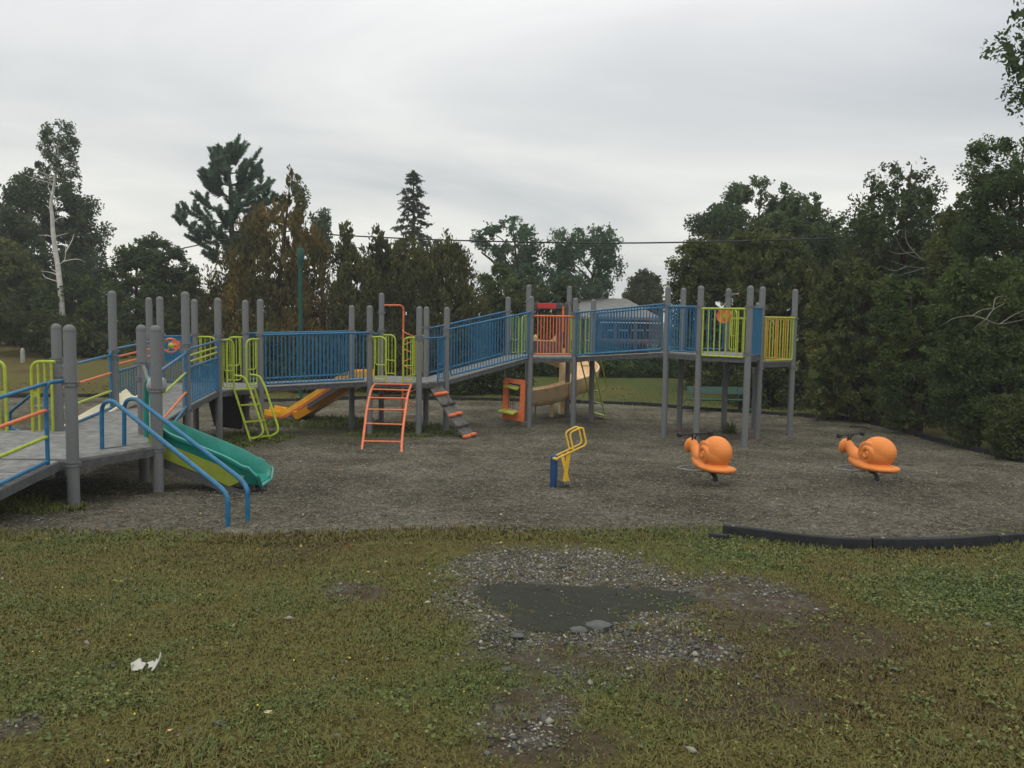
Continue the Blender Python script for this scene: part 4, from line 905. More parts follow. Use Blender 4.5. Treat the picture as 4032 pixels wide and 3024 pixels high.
# ------------------------------------------------------------------ snail spring riders (modelled facing -x, then turned)
import bmesh
def snail():
    root=thing('snail_rider',(0,0,0),'x','spring rider','orange snail spring riders on the gravel')
    bm=bmesh.new()
    def sph(c,r,q=None,seg=24):
        M=Matrix.Translation(c)@(q.to_matrix().to_4x4() if q else Matrix())@Matrix.Diagonal((*r,1))
        bmesh.ops.create_uvsphere(bm,u_segments=seg,v_segments=seg//2,radius=1,matrix=M)
    def chain(pts,n=26):
        for i in range(len(pts)-1):
            (a,ra),(b,rb)=pts[i],pts[i+1]
            for k in range(n//len(pts)+2):
                t=k/(n//len(pts)+2);p=Vector(a).lerp(Vector(b),t);sph(p,[ra[j]+(rb[j]-ra[j])*t for j in range(3)],seg=14)
    # z=0 is the underside of the foot
    sph((.165,0,.305),(.255,.165,.215))                       # shell
    sph((.15,0,.25),(.24,.175,.17))
    chain([((-.20,0,.135),(.10,.11,.085)),((-.10,0,.095),(.13,.15,.085)),((.08,0,.075),(.18,.205,.07)),((.26,0,.07),(.17,.205,.062)),((.40,0,.075),(.072,.15,.052))])   # foot with brim
    chain([((-.12,0,.17),(.12,.12,.11)),((-.20,0,.20),(.09,.10,.10)),((-.275,0,.275),(.07,.078,.085)),((-.325,0,.35),(.062,.07,.07))])        # neck
    sph((-.395,0,.315),(.066,.088,.115),Quaternion((0,1,0),math.radians(14)))   # head
    sph((-.04,0,.24),(.10,.12,.12))
    for s in(-1,1):                                          # raised spiral on both flanks
        turns=2.1;K=90
        for i in range(K):
            f_=i/(K-1);a=math.radians(75)+f_*turns*2*math.pi;r=.010+.130*(1-f_)**.9;rb=.030*(1-f_)**.5+.012
            x_=.055+.02*f_+r*math.cos(a);z_=.275+r*1.0*math.sin(a)
            dx_=(x_-.165)/.262;dz_=(z_-.305)/.222;yy=.163*math.sqrt(max(.10,1-dx_*dx_-dz_*dz_))+.010+.014*f_
            sph((x_,s*yy,z_),(rb,.024,rb),seg=10)
    me=bpy.data.meshes.new('snail_body');bm.to_mesh(me);bm.free()
    o=bpy.data.objects.new('snail_body',me);COL.objects.link(o)
    m=o.modifiers.new('r','REMESH');m.mode='VOXEL';m.voxel_size=.0085
    s_=o.modifiers.new('s','SMOOTH');s_.factor=.5;s_.iterations=5
    dg=bpy.context.evaluated_depsgraph_get();me2=bpy.data.meshes.new_from_object(o.evaluated_get(dg));o.modifiers.clear();o.data=me2;me2.name='snail_body'
    me2.materials.clear();me2.materials.append(SNAIL);me2.polygons.foreach_set('use_smooth',[True]*len(me2.polygons));setpar(o,root)
    q=MB()
    for yy in(-.03,.03):q.tube([(-.325,yy*.8,.39),(-.31,yy*.9,.45),(-.29,yy*2.2,.49)],.012,8)
    q.tube([(-.29,-.27,.495),(-.29,.27,.495)],.0135,10)
    hb=q.build('handlebar',BLAK,root)
    for s in(-1,1):MB().lathe((-.29,s*.285,.495),[(.008,-.04),(.032,-.03),(.042,0),(.032,.03),(.008,.04)],14,ax=(0,1,0)).build('grip',BLAK,hb)
    q=MB();q.loft([[Vector((p[0],s*.035,p[1]))+Vector((0,0,d)) for s,d in((-1,0),(1,0),(1,-.02),(-1,-.02))] for p in((.0,.03),(.08,.01),(.13,-.02),(.165,-.06),(.18,-.11),(.185,-.16))]);q.build('spring_leaf',BLAK,root,smooth=False)
    q=MB();q.loft([[Vector((p[0],s*.03,p[1]))+Vector((0,0,d)) for s,d in((-1,0),(1,0),(1,-.015),(-1,-.015))] for p in((.03,.0),(.11,-.02),(.14,-.06),(.150,-.11),(.155,-.16))]);q.build('spring_leaf',DGRY,root,smooth=False)
    MB().beam((.165,0,-.17),(.165,0,-.12),.07,.05,up=(1,0,0)).build('spring_base',STEEL,root)
    q=MB()
    q.tube(fillet([(.0,-.05,.0),(-.2,-.24,.0),(-.40,-.25,.0),(-.47,0,.0),(-.40,.25,.0),(-.2,.24,.0),(.0,.05,.0)],.12,6),.0105,8)
    q.tube([(-.27,-.24,.0),(-.27,.24,.0)],.009,6);q.build('foot_rest',STEEL,root)
    return root
def copy_tree(o,parent=None):
    c=o.copy();COL.objects.link(c)
    if parent is not None:c.parent=parent
    for ch in list(o.children):copy_tree(ch,c)
    return c
s1=snail()
s2=copy_tree(s1)
for o,px,py,px2,th,lab in((s1,2818,1906,0,61,'orange snail spring rider nearer the yellow digger, turned away, one grip hidden by its shell'),(s2,3455,1903,0,55,'orange snail spring rider standing alone at the right, shell spiral fully visible')):
    g_=Gd(px,py);a=-math.radians(th)   # nose points left and away
    # spring foot sits at local (.165,0,-.27)
    c_,s_=math.cos(a),math.sin(a)
    o.rotation_euler=(0,0,a);o.location=(g_[0]-.165*c_,g_[1]-.165*s_,g_[2]+.155);o['label']=lab
# ------------------------------------------------------------------ edging of the bed
def edging(pts,label,h=.17,w=.07,seg=1.25,z0=0,post_=True):
    P=[Vector((*p,0)) for p in pts];root=thing('bed_edging',(P[0].x,P[0].y,gz(*P[0][:2])),label,'edging')
    # resample
    L_=[0]
    for a,b in zip(P,P[1:]):L_.append(L_[-1]+(b-a).length)
    n=max(1,int(L_[-1]/seg));
    def at_(s):
        for i in range(len(P)-1):
            if s<=L_[i+1]+1e-6:return P[i].lerp(P[i+1],(s-L_[i])/(L_[i+1]-L_[i]))
        return P[-1]
    for k in range(n):
        s0_,s1_=L_[-1]*k/n,L_[-1]*(k+1)/n;secs=[]
        jit=random.uniform(-.012,.012)
        for i in range(7):
            s=s0_+.008+(s1_-s0_-.016)*i/6;p=at_(s);q=at_(min(s+.05,L_[-1]));q2=at_(max(s-.05,0));t=(q-q2).normalized();n_=Vector((-t.y,t.x,0));z=gz(p.x,p.y)+z0+jit
            secs.append([p+n_*a+Vector((0,0,z+b)) for a,b in((-w/2,-.1),(-w/2,h*.6),(-w/2+.002,h-.006),(-w/2+.008,h),(w/2-.008,h),(w/2-.002,h-.006),(w/2,h*.6),(w/2,-.1))])
        o=MB().loft(secs).build('edging_board',KERB,root,smooth=False)
        if post_:
            p=at_(s0_+.1);MB().lathe((p.x,p.y,gz(p.x,p.y)+z0+jit+h-.005),[(.016,0),(.016,.009),(.008,.012)],10).build('stake_head',STEEL,o)
    return root
def sm2(pts):return [(p.x,p.y) for p in smoothp([(*p,0) for p in pts],4)]
fr=[Gd(*p)[:2] for p in((2845,2108),(2960,2122),(3100,2142),(3250,2158),(3391,2165),(3600,2168),(3800,2160),(4032,2138))]
edging(sm2(fr+[(5.9,8.0),(7.0,8.7)]),'curved black plastic edging along the near right side of the gravel bed',h=.105)
e=Gd(2790,2118);f_=Gd(2870,2128);edging([e[:2],f_[:2]],'short loose black edging stub at the open end of the near curved edging',h=.05,seg=5,post_=False)
edging(sm2(back),'long low black edging along the far side of the gravel bed below the lawn',h=.10,w=.06)
edging(sm2([(9.05,14.0),(9.12,12.8),(9.0,11.6),(8.3,10.0),(7.2,8.9)]),'black edging along the right side of the gravel bed under the trees',h=.12)
a_=Gd(3345,1683);b_=Gd(3432,1693)
tag(MB().tube(smoothp([(a_[0],a_[1],a_[2]+.02),((a_[0]+b_[0])/2,(a_[1]+b_[1])/2+.04,a_[2]+.05),(b_[0],b_[1],b_[2]+.02)],4),.022,6,r2=.01).build('stick',BARK),'dark fallen stick lying on the gravel near the far bend of the edging','stick')
# ------------------------------------------------------------------ bench
bl,br=Gd(*c5(690,1262)),Gd(*c5(1120,1262));Yb=bl[1];zb=0
x0_,x1_=D(*c5(675,1145),Yb)[0],D(*c5(1215,1145),Yb)[0]
BN=thing('park_bench',((x0_+x1_)/2,Yb,gz(0,Yb)),'dark green perforated metal bench on the lawn behind the gravel bed','bench')
zs=zat((x0_,Yb),c5(0,1150)[1]);zt_=zat((x0_,Yb+.3),c5(0,1042)[1]);zl=zat((x0_,Yb+.3),c5(0,1105)[1])
holes=attr_mat('perforated_green',((0,(.01,.09,.055)),(1,(.01,.09,.055))))
PG=bpy.data.materials.new('perforated_green_metal');PG.use_nodes=True;t=PG.node_tree;b=t.nodes['Principled BSDF'];b.inputs['Roughness'].default_value=.5
c=nn('ShaderNodeTexCoord');v=nn('ShaderNodeTexVoronoi');v.inputs['Scale'].default_value=14;v.inputs['Randomness'].default_value=0.1;t.links.new(c.outputs['Object'],v.inputs['Vector'])
t.links.new(cramp(v.outputs['Distance'],((.28,(.008,.014,.011)),(.34,(.008,.062,.04)))),b.inputs['Base Color'])
MB().beam((x0_,Yb,zs-.015),(x1_,Yb,zs-.015),.42,.03).build('seat',PG,BN,bevel=.008)
q=MB();q.loft([[(xx,Yb+.24,zl),(xx,Yb+.33,zt_),(xx,Yb+.355,zt_),(xx,Yb+.265,zl)] for xx in(x0_+.06,x1_)]);q.build('backrest',PG,BN,bevel=.006)
MB().tube([(x0_,Yb-.21,zs),(x1_,Yb-.21,zs)],.02,8).build('seat_edge',BGRN,BN)
for xx in(x0_+.25,x1_-.25):
    q=MB();q.tube([(xx,Yb,zs-.02),(xx,Yb,-.02)],.04,10);q.tube(fillet([(xx,Yb+.0,zs-.03),(xx,Yb+.24,zs-.02),(xx,Yb+.32,zt_-.05)],.08),.025,8);q.beam((xx,Yb-.25,.02),(xx,Yb+.25,.02),.06,.03,up=(0,0,1));q.build('leg',BLAK,BN)
# ------------------------------------------------------------------ light pole, marker stump
gp_=Gd(1185,1563);PL_=thing('light_pole',(gp_[0],gp_[1],0),'slim dark green metal pole with a thicker sleeve on top, beyond the yellow slide','pole')
ztp=zat(gp_,975);zsl=zat(gp_,1040)
MB().lathe((gp_[0],gp_[1],-.05),[(.064,0),(.062,zsl+.05)],16).build('shaft',PGRN,PL_)
MB().lathe((gp_[0],gp_[1],zsl-.04),[(.066,0),(.085,.015),(.085,.07),(.10,.12),(.10,ztp-zsl),(.08,ztp-zsl+.03)],16).build('pole_sleeve',PGRN,PL_)
sx=D(88,1358,34);m=MB();m.lathe((sx[0],34,gz(0,34)-.1),[(.09,0),(.085,.45),(.07,.6),(.03,.66)],10);tag(m.build('marker_post',mat('pale_weathered',(.3,.3,.28),.9)),'short pale post at the dark edge of the woods at far left','post')
# ------------------------------------------------------------------ houses
def quad(name,pts,m,par,th=.1,dir_=(0,0,-1)):
    return MB().loft([pts,[tuple(Vector(p)+Vector(dir_)*th) for p in pts]]).build(name,m,par,smooth=False)
SHN=mat('grey_roof_shingles',(.22,.22,.215),.9,0,3,.3,30,.1,col2=(.17,.17,.165),detail=8)
BSH=mat('brown_roof_shingles',(.2,.125,.085),.9,.2,3,.3,30,.1)
BRK=mat('brown_brick_wall',(.11,.065,.045),.9,.25,6);DWD=mat('brown_deck_wood',(.13,.08,.055),.85,.25,8);WHT=mat('white_siding',(.5,.5,.5),.7,.08,4);GLS=mat('dark_window_glass',(.012,.014,.016),.35,.1,3,spec=.5)
Yh=45.;HP=thing('house',(D(2400,1300,Yh)[0],Yh,.9),'low house with a pale grey hipped roof and raised brown deck behind the hedge','house')
e1=D(2150,1243,Yh);e2=D(2600,1250,Yh);r1=D(2100,1170,Yh+4.5);r2=D(2466,1180,Yh+4.5)
ze=(e1[2]+e2[2])/2;zr_=max(r1[2],r2[2]);xl=D(1925,1240,Yh)[0];xr=e2[0]
rx=r2[0];rxl=xl
roof=MB();V=[(xl,Yh,ze),(xr,Yh,ze),(rx,Yh+4.5,zr_),(xl,Yh+4.5,zr_),(xr,Yh+9,ze),(xl,Yh+9,ze)]
roof.v=[*V,*[(a,b,c-.15) for a,b,c in V]];roof.f=[(0,1,2,3),(1,4,2),(4,5,3,2),(5,0,3)];roof.f+=[tuple(i+6 for i in f_[::-1]) for f_ in roof.f]+[(0,6,7,1),(1,7,10,4),(4,10,11,5),(5,11,6,0)];rf=roof.build('roof',SHN,HP,smooth=False)
wl=MB().prism([(xl+.3,Yh+.6),(xr-.6,Yh+.6),(xr-.6,Yh+8.4),(xl+.3,Yh+8.4)],.2,ze-.12).build('wall',BRK,HP,smooth=False)
MB().prism([(xl+.2,Yh+.3),(xl+1.2,Yh+.3),(xl+1.2,Yh+.55),(xl+.2,Yh+.55)],.9,ze-.3).build('white_wall_panel',WHT,HP,smooth=False)
for a,b in((2390,2425),(2440,2475),(2485,2530),(2222,2262),(2545,2570)):
    xa,xb=D(a,1300,Yh+.55)[0],D(b,1300,Yh+.55)[0];f_=MB().prism([(xa,Yh+.5),(xb,Yh+.5),(xb,Yh+.59),(xa,Yh+.59)],zat((xa,Yh+.5),1336),zat((xa,Yh+.5),1264)).build('window',GLS,HP,smooth=False)
    z_=zat((xa,Yh+.5),1300);MB().beam((xa,Yh+.47,z_),(xb,Yh+.47,z_),.05,.06).build('window_bar',WHT,f_,smooth=False)
xa,xb=D(2360,1340,Yh-2)[0],D(2600,1340,Yh-2)[0];zd=zat((xa,Yh-2),1338);zd2=zat((xa,Yh-2),1352)
dk=MB().prism([(xa,Yh-2),(xb,Yh-2),(xb,Yh+.5),(xa,Yh+.5)],zd2,zd).build('wooden_deck',DWD,HP,smooth=False)
for px in(2362,2420,2503,2560,2598):
    xx=D(px,1340,Yh-1.95)[0];MB().beam((xx,Yh-1.9,.4),(xx,Yh-1.9,ze-.2 if px==2503 else zd+.9),.1,.1,up=(0,1,0)).build('deck_post',DWD,dk,smooth=False)
MB().tube([(xa,Yh-1.95,zd+.9),(xb,Yh-1.95,zd+.9)],.03,6).build('deck_rail',WHT,dk)
q=MB()
for z_ in np.arange(.5,zd2-.1,.22):q.beam((xa,Yh-1.7,z_),(xa+3.2,Yh-1.7,z_),.05,.04)
q.build('deck_steps',mat('grey_boards',(.12,.12,.12),.9),dk,smooth=False)
H2=thing('house',(D(2540,1200,62)[0],62,1),'distant house with a brown shingled roof peeking over the grey roof','house')
A=D(2455,1215,60);B=D(2640,1215,60);C_=D(2500,1174,66);E_=D(2570,1178,66)
q=MB();q.v=[A,B,E_,C_,(B[0],72,A[2]),(A[0],72,A[2])];q.f=[(0,1,2,3),(1,4,2),(4,5,3,2),(5,0,3),(0,5,4,1)];rr_=q.build('roof',BSH,H2,smooth=False)
v_=D(2541,1179,65);MB().beam(v_,(v_[0]+.5,v_[1],v_[2]),.25,.12).build('roof_vent',DGRY,rr_,smooth=False)
MB().prism([(A[0]+.4,60.5),(B[0]-.4,60.5),(B[0]-.4,71.5),(A[0]+.4,71.5)],.8,A[2]).build('wall',BRK,H2,smooth=False)
# ------------------------------------------------------------------ overhead wire with its pole
pw=D(1180,905,33.5);UP=thing('utility_pole',(pw[0],33.5,.4),'wooden utility pole standing inside the brown cedar and carrying the overhead wire','utility pole')
MB().lathe((pw[0],33.5,.2),[(.15,0),(.11,pw[2]-.1)],12).build('shaft',BARK,UP)
q=MB();pr=[(690*S,505*S,32),(850*S,514*S,30.8),(1010*S,520*S,29.6),(1200*S,524*S,28.4),(1340*S,525*S,27.6),(1500*S,523*S,26.8),(1700*S,518*S,26),(1900*S,511*S,25.2),(2120*S,503*S,24.4),(2400*S,494*S,23.4)]
P=[pw]+[D(*p) for p in pr];q.tube(smoothp(P,4),.024,6)
Pl=[D(200*S,590*S,36.5),D(300*S,560*S,36),D(375*S,541*S,35.5),D(430*S,529*S,35.1),D(490*S,517*S,34.7),pw];q.tube(smoothp(Pl,4),.024,6)
tag(q.build('overhead_wire',BLAK),'thick black overhead wire running across the whole sky in front of the trees','wire')
HAZE=.0010
# ------------------------------------------------------------------ trees, bushes, hedge
LM={
'maple':attr_mat('leaves_dark_green',((0,(.028,.044,.020)),(.5,(.058,.08,.034)),(.85,(.085,.108,.04)),(1,(.12,.125,.045))),rough=.7,trans=.3),
'mapler':attr_mat('leaves_green_rust',((0,(.028,.04,.02)),(.5,(.05,.068,.034)),(.8,(.07,.08,.036)),(.95,(.11,.06,.03)),(1,(.16,.08,.03))),rough=.7,trans=.3),
'bright':attr_mat('leaves_mid_green',((0,(.03,.045,.018)),(.5,(.062,.082,.03)),(.85,(.10,.12,.036)),(1,(.14,.15,.05))),rough=.7,trans=.3),
'olive':attr_mat('leaves_olive',((0,(.036,.042,.018)),(.45,(.074,.084,.030)),(.8,(.12,.122,.038)),(.95,(.21,.15,.04)),(1,(.2,.09,.03))),rough=.7,trans=.3),
'rust':attr_mat('leaves_rust_cedar',((0,(.035,.034,.017)),(.35,(.075,.064,.027)),(.65,(.12,.082,.03)),(.85,(.19,.105,.034)),(1,(.28,.14,.04))),rough=.75,trans=.22),
'brown':attr_mat('leaves_brown_cedar',((0,(.032,.036,.018)),(.4,(.062,.062,.028)),(.75,(.098,.088,.034)),(.95,(.15,.105,.036)),(1,(.20,.12,.036))),rough=.75,trans=.22),
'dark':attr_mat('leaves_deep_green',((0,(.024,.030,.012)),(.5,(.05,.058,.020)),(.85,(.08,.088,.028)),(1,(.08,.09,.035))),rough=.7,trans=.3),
'pine':attr_mat('pine_needles',((0,(.05,.08,.065)),(.5,(.075,.115,.092)),(1,(.11,.15,.115))),rough=.7,trans=.3),
'spruce':attr_mat('spruce_needles',((0,(.04,.052,.048)),(.5,(.06,.075,.068)),(1,(.085,.10,.085))),rough=.75,trans=.22),
'birch':attr_mat('birch_leaves',((0,(.045,.06,.045)),(.5,(.075,.095,.068)),(1,(.11,.13,.085))),rough=.7,trans=.3),
'silver':attr_mat('maple_pale_leaves',((0,(.03,.055,.036)),(.45,(.055,.09,.058)),(.8,(.085,.125,.078)),(1,(.13,.17,.11))),rough=.65,trans=.3),
'hedge':attr_mat('hedge_leaves',((0,(.02,.036,.012)),(.5,(.045,.07,.022)),(.85,(.085,.12,.035)),(1,(.15,.19,.06))),rough=.55,spec=.4,trans=.25)}
def rows3(rows,Y):
    R=[]
    for py,xl,xr in rows:
        a=D(xl*S,py*S,Y);b=D(xr*S,py*S,Y);R.append(((a[0]+b[0])/2,(b[0]-a[0])/2,(a[2]+b[2])/2))
    R.sort(key=lambda r:r[2]);return np.array(R)
def crown_pts(R,Y,depth,cov,s,pk=.2,vert=1.0,npuff=None,gap=0.):
    z=R[:,2];dz=z[-1]-z[0];wm=R[:,1].max()
    A=np.trapezoid(2*R[:,1],z) if hasattr(np,'trapezoid') else np.trapz(2*R[:,1],z)
    n=int(cov*A/(.3*s*s));pr0=max(pk*wm,2.2*s)
    npuff=npuff or int(np.clip(2.6*A/(pr0*pr0*1.6),30,900))
    zz=rng.uniform(z[0],z[-1],npuff*6);w=np.interp(zz,z,R[:,1]);k=rng.random(len(zz))<(w/wm);zz=zz[k][:npuff];w=np.interp(zz,z,R[:,1]);cx=np.interp(zz,z,R[:,0]);m=len(zz)
    pr=pr0*rng.uniform(.5,1.25,m)*np.clip(w/wm*1.2+.15,.22,1)
    th=rng.uniform(0,6.283,m);rad=np.maximum(w-pr*.6,0)*np.sqrt(rng.random(m)*.85+.15)
    C=np.stack([cx+rad*np.cos(th),Y+rad*np.sin(th)*depth,zz],1)
    pt=rng.random(m)
    p=rng.choice(m,n,p=(pr**2)/(pr**2).sum());d=rng.normal(size=(n,3));d/=np.linalg.norm(d,axis=1)[:,None]
    r=pr[p]*(rng.random(n)**.45);O=d*r[:,None];O[:,2]*=vert
    P=C[p]+O
    # lumpier outline: drop leaves in random hollows
    h=fbm(P[:,0]*1.1/wm*3+P[:,1]*.7,P[:,2]*1.1/wm*3+7,3);hz_=np.clip((P[:,2]-z[0])/dz,0,1);keep=h>gap*np.clip(hz_*1.8-.1,0,1.12);P=P[keep];p=p[keep];d=d[keep]
    return P,p,pt,C,pr,d
NT=[0]
def tree(name,kind,label,Y,rows,cat='tree',depth=.8,cov=6,pk=.2,ls=.0034,asp=.6,vert=1.,trunk=BARK,tr=.16,updir=None,group=None,gap=.27,limbs=9,npuff=None,tk=.5,patch=1.0,top_light=.0):
    R=rows3(rows,Y);s=ls*Y;P,p,pt,C,pr,d=crown_pts(R,Y,depth,cov,s,pk,vert,npuff,gap)
    n=len(P);root=thing(name,(R[0,0],Y,gz(0,Y)),label,cat,group)
    size=s*rng.uniform(.7,1.4,n);big=rng.random(n)<.14
    cxx_=np.interp(P[:,2],R[:,2],R[:,0]);w_=np.interp(P[:,2],R[:,2],R[:,1]);q=np.hypot(P[:,0]-cxx_,(P[:,1]-Y)/depth)/(w_+.01)
    size=np.where(big&(q<.7),size*2.8,size)
    tn=np.clip(.22+.30*(pt[p]-.3)+.75*(fbm(P[:,0]*.8+NT[0],P[:,2]*.8+P[:,1]*.5,3)-.5)*patch+rng.normal(0,.13,n)+tk*.25,0,1);NT[0]+=13
    dirs=None
    if updir is not None:dirs=np.tile(np.array(updir,float),(n,1))+d*.5
    V,Fc,tn=leafquads(P,size,tn,asp=asp,dirs=dirs)
    npmesh('crown',V,Fc,LM[kind],{'tint':('FACE',tn)},parent=root)
    m=MB();zb_=gz(0,Y)-.1;x0=float(R[:3,0].mean());zt=R[-1,2]-.08*(R[-1,2]-R[0,2]);xt=float(R[-2,0])
    tp_=[(x0,Y,zb_),(x0+.05,Y,zb_+(zt-zb_)*.3),((x0+xt)/2,Y,zb_+(zt-zb_)*.6),(xt,Y,zt)]
    m.tube(smoothp(tp_,5),lambda f:tr*(1-f)**.8+.012,8)
    if limbs:
        ix=np.argsort(-pr)[:limbs*3:3]
        for i in ix:
            c=C[i];f=np.clip((c[2]-zb_)/(zt-zb_)-.22,.12,.8);a=Vector((np.interp(f,[0,.3,.6,1],[t[0] for t in tp_]),Y,zb_+(zt-zb_)*f))
            mid=a.lerp(Vector(c),.5)+Vector((0,0,.12*(Vector(c)-a).length));m.tube(smoothp([a,mid,Vector(c)],3),tr*.35,5,r2=.012)
    m.build('trunk',trunk,root);return root
# left woods
tree('maple_tree','mapler','large dark maple with rusty right flank behind the white birch at far left',50,[(350,72,95),(372,45,150),(400,12,190),(430,-15,215),(470,-45,238),(520,-55,245),(560,-55,238),(620,-50,232),(700,-50,230)],pk=.16,gap=.3,tk=.3)
tree('bush','olive','olive undergrowth filling the lower left corner of the woods',41,[(520,-60,30),(560,-70,80),(620,-70,110),(690,-70,120),(745,-70,120)],cat='bush',pk=.16,tk=.3)
tree('bush','bright','broad green bush at the foot of the white birch trunk',40,[(590,110,190),(620,85,225),(660,70,240),(700,65,240),(747,70,240)],cat='bush',pk=.18,tk=.1,gap=.2)
tree('leafy_tree','bright','mid green leafy tree between the birch and the tall pine',40,[(528,262,300),(545,240,350),(580,225,365),(640,215,370),(700,215,375),(755,215,375)],pk=.18,tk=.2,gap=.2)
tree('leafy_tree','mapler','dark reddish green tree with a pointed top just left of the rusty cedar',41,[(488,314,324),(508,300,350),(528,285,375),(560,300,415),(610,310,440),(680,310,455),(760,310,455)],pk=.17,tk=.4,gap=.24)
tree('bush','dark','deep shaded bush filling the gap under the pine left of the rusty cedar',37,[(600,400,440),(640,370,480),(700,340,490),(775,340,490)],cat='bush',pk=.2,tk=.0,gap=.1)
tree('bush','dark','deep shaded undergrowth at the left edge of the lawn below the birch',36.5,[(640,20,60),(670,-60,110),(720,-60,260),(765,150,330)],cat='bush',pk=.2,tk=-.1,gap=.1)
# birch
Yb_=39.;Bt=[(133,652),(129,610),(124,570),(118,530),(114,495),(113,470),(110,440),(116,405),(121,370),(125,330),(126,290)]
BR=thing('birch_tree',(D(133*S,650*S,Yb_)[0],Yb_,.7),'tall slender white birch with a bare leaning trunk and a small ragged crown','tree')
P=[D(a*S,b*S,Yb_) for a,b in Bt];P=[(P[0][0]+.05,Yb_,.5)]+P
m=MB();m.tube(smoothp(P,5),lambda f:.118*(1-f)**.75+.018,10)
def twig(m,pts,r=.03,Y=None,r2=.008):m.tube(smoothp([D(a*S,b*S,(Y or Yb_)+(.3*i if i else 0)) for i,(a,b) in enumerate(pts)],4),r,5,r2=r2)
for pts in(((124,573),(140,560),(142,520)),((141,545),(155,520),(160,505)),((135,565),(165,560),(185,566)),((121,525),(108,510),(82,508)),((117,512),(130,508),(148,503)),((114,465),(105,448),(98,443)),((116,440),(122,428),(132,425)),((115,480),(125,472),(140,468)),((112,420),(104,405),(106,395)),((130,600),(115,590),(88,585)),((131,610),(100,600),(92,590)),((133,625),(140,622),(148,620)),((128,590),(118,585),(110,580))):twig(m,pts)
for k in range(16):
    a=smoothp(P,5)[-3-k%14];m.tube([a,Vector(a)+Vector((random.uniform(-1.,1.),random.uniform(-.6,.6),random.uniform(.2,1.)))],.03,5,r2=.008)
m.build('trunk',BIRCH,BR)
R=rows3([(262,102,158),(285,84,168),(310,80,170),(338,84,172),(360,108,180),(382,128,182)],Yb_)
Pp,p,pt,C,pr,d=crown_pts(R,Yb_,.9,3.0,.105,.2,1,130,.34)
V,Fc,tn=leafquads(Pp,.12*rng.uniform(.7,1.4,len(Pp)),np.clip(rng.normal(.45,.25,len(Pp)),0,1));npmesh('crown',V,Fc,LM['birch'],{'tint':('FACE',tn)},parent=BR)
# pine with brush-like upturned boughs
def needles(c0,c1,n,ln,wd,spread):
    """needle tufts around the segment c0->c1"""
    c0,c1=np.array(c0),np.array(c1);t=(c1-c0);L_=np.linalg.norm(t);t=t/L_
    f=rng.random(n);P=c0+t*L_*f[:,None]
    d=rng.normal(size=(n,3));d-=t*(d@t)[:,None];d/=np.linalg.norm(d,axis=1)[:,None]
    u=t*.75+d*spread;u/=np.linalg.norm(u,axis=1)[:,None]
    w=np.cross(u,rng.normal(size=(n,3)));w/=np.linalg.norm(w,axis=1)[:,None]
    l=(ln*rng.uniform(.6,1.2,n)*(1-.45*f))[:,None]
    A=P-w*wd/2;B=P+w*wd/2;T=P+u*l
    return np.stack([A,B,T+w*wd*.3,T-w*wd*.3],1).reshape(-1,3)
Yp=45.;PN=thing('pine_tree',(D(492*S,700*S,Yp)[0],Yp,.7),'tall blue green pine with upturned brushy boughs behind the rusty cedar','tree')
m=MB();tr_=smoothp([(D(500*S,620*S,Yp)[0],Yp,.5)]+[D(a*S,b*S,Yp) for a,b in((502,560),(500,480),(497,400),(492,330))],6);m.tube(tr_,lambda f:.2*(1-f)+.03,10)
VV=[]
def bough(base,tip,n_side,up=.5):
    b=Vector(base);t=Vector(tip);mid=b.lerp(t,.55)+Vector((0,0,-.12*(t-b).length));pp=smoothp([b,mid,t],6);m.tube(pp,.045,5,r2=.012)
    for i in range(3,len(pp)-1):
        VV.append(needles(pp[i],pp[i+1],60,.30,.03,.8))
    for k in range(n_side):
        f=random.uniform(.35,1);q=pp[min(len(pp)-1,int(f*(len(pp)-1)))];dd=(t-b).normalized();e=q+Vector((dd.x*.4+random.uniform(-.45,.45),random.uniform(-.6,.6),random.uniform(.35,.95)*up*2))*.8
        m.tube([q,e],.015,4,r2=.008);VV.append(needles(q.lerp(e,.15),e,190,.27,.032,.6))
outl_=[(330,492,470,520),(350,492,462,545),(375,493,450,560),(400,494,445,575),(430,495,430,590),(455,497,405,592),(475,498,385,590),(500,499,412,575),(520,500,425,560),(545,501,440,555)]
for i,(yy,xc,xl,xr) in enumerate(outl_):
    b=D(xc*S,(yy+26)*S,Yp)
    for xx in(xl,xr):
        tip=D(xx*S,yy*S,Yp+random.uniform(-.6,.6));bough(b,tip,6)
    for k in range(3):
        a=random.uniform(0,6.28);w=(xr-xl)/2*Yp/1794;c_=(xr+xl)/2-xc;tip=(b[0]+c_*Yp/1794+w*math.cos(a)*.8,Yp+w*math.sin(a)*.9,b[2]+.65+random.uniform(-.2,.3));bough(b,tip,6)
for xx,yy in((492,312),(480,325),(508,322),(470,345),(530,345),(545,352),(580,385),(563,362),(384,443),(388,452),(398,440)):
    e=Vector(D(xx*S,yy*S,Yp+random.uniform(-.4,.4)));VV.append(needles(e+Vector((0,0,-.9)),e,340,.3,.034,.6))
m.build('trunk',BARK,PN);V=np.concatenate(VV);n_=len(V)//4
npmesh('crown',V,np.arange(4*n_).reshape(n_,4),LM['pine'],{'tint':('FACE',np.clip(rng.normal(.5,.25,n_),0,1))},parent=PN)
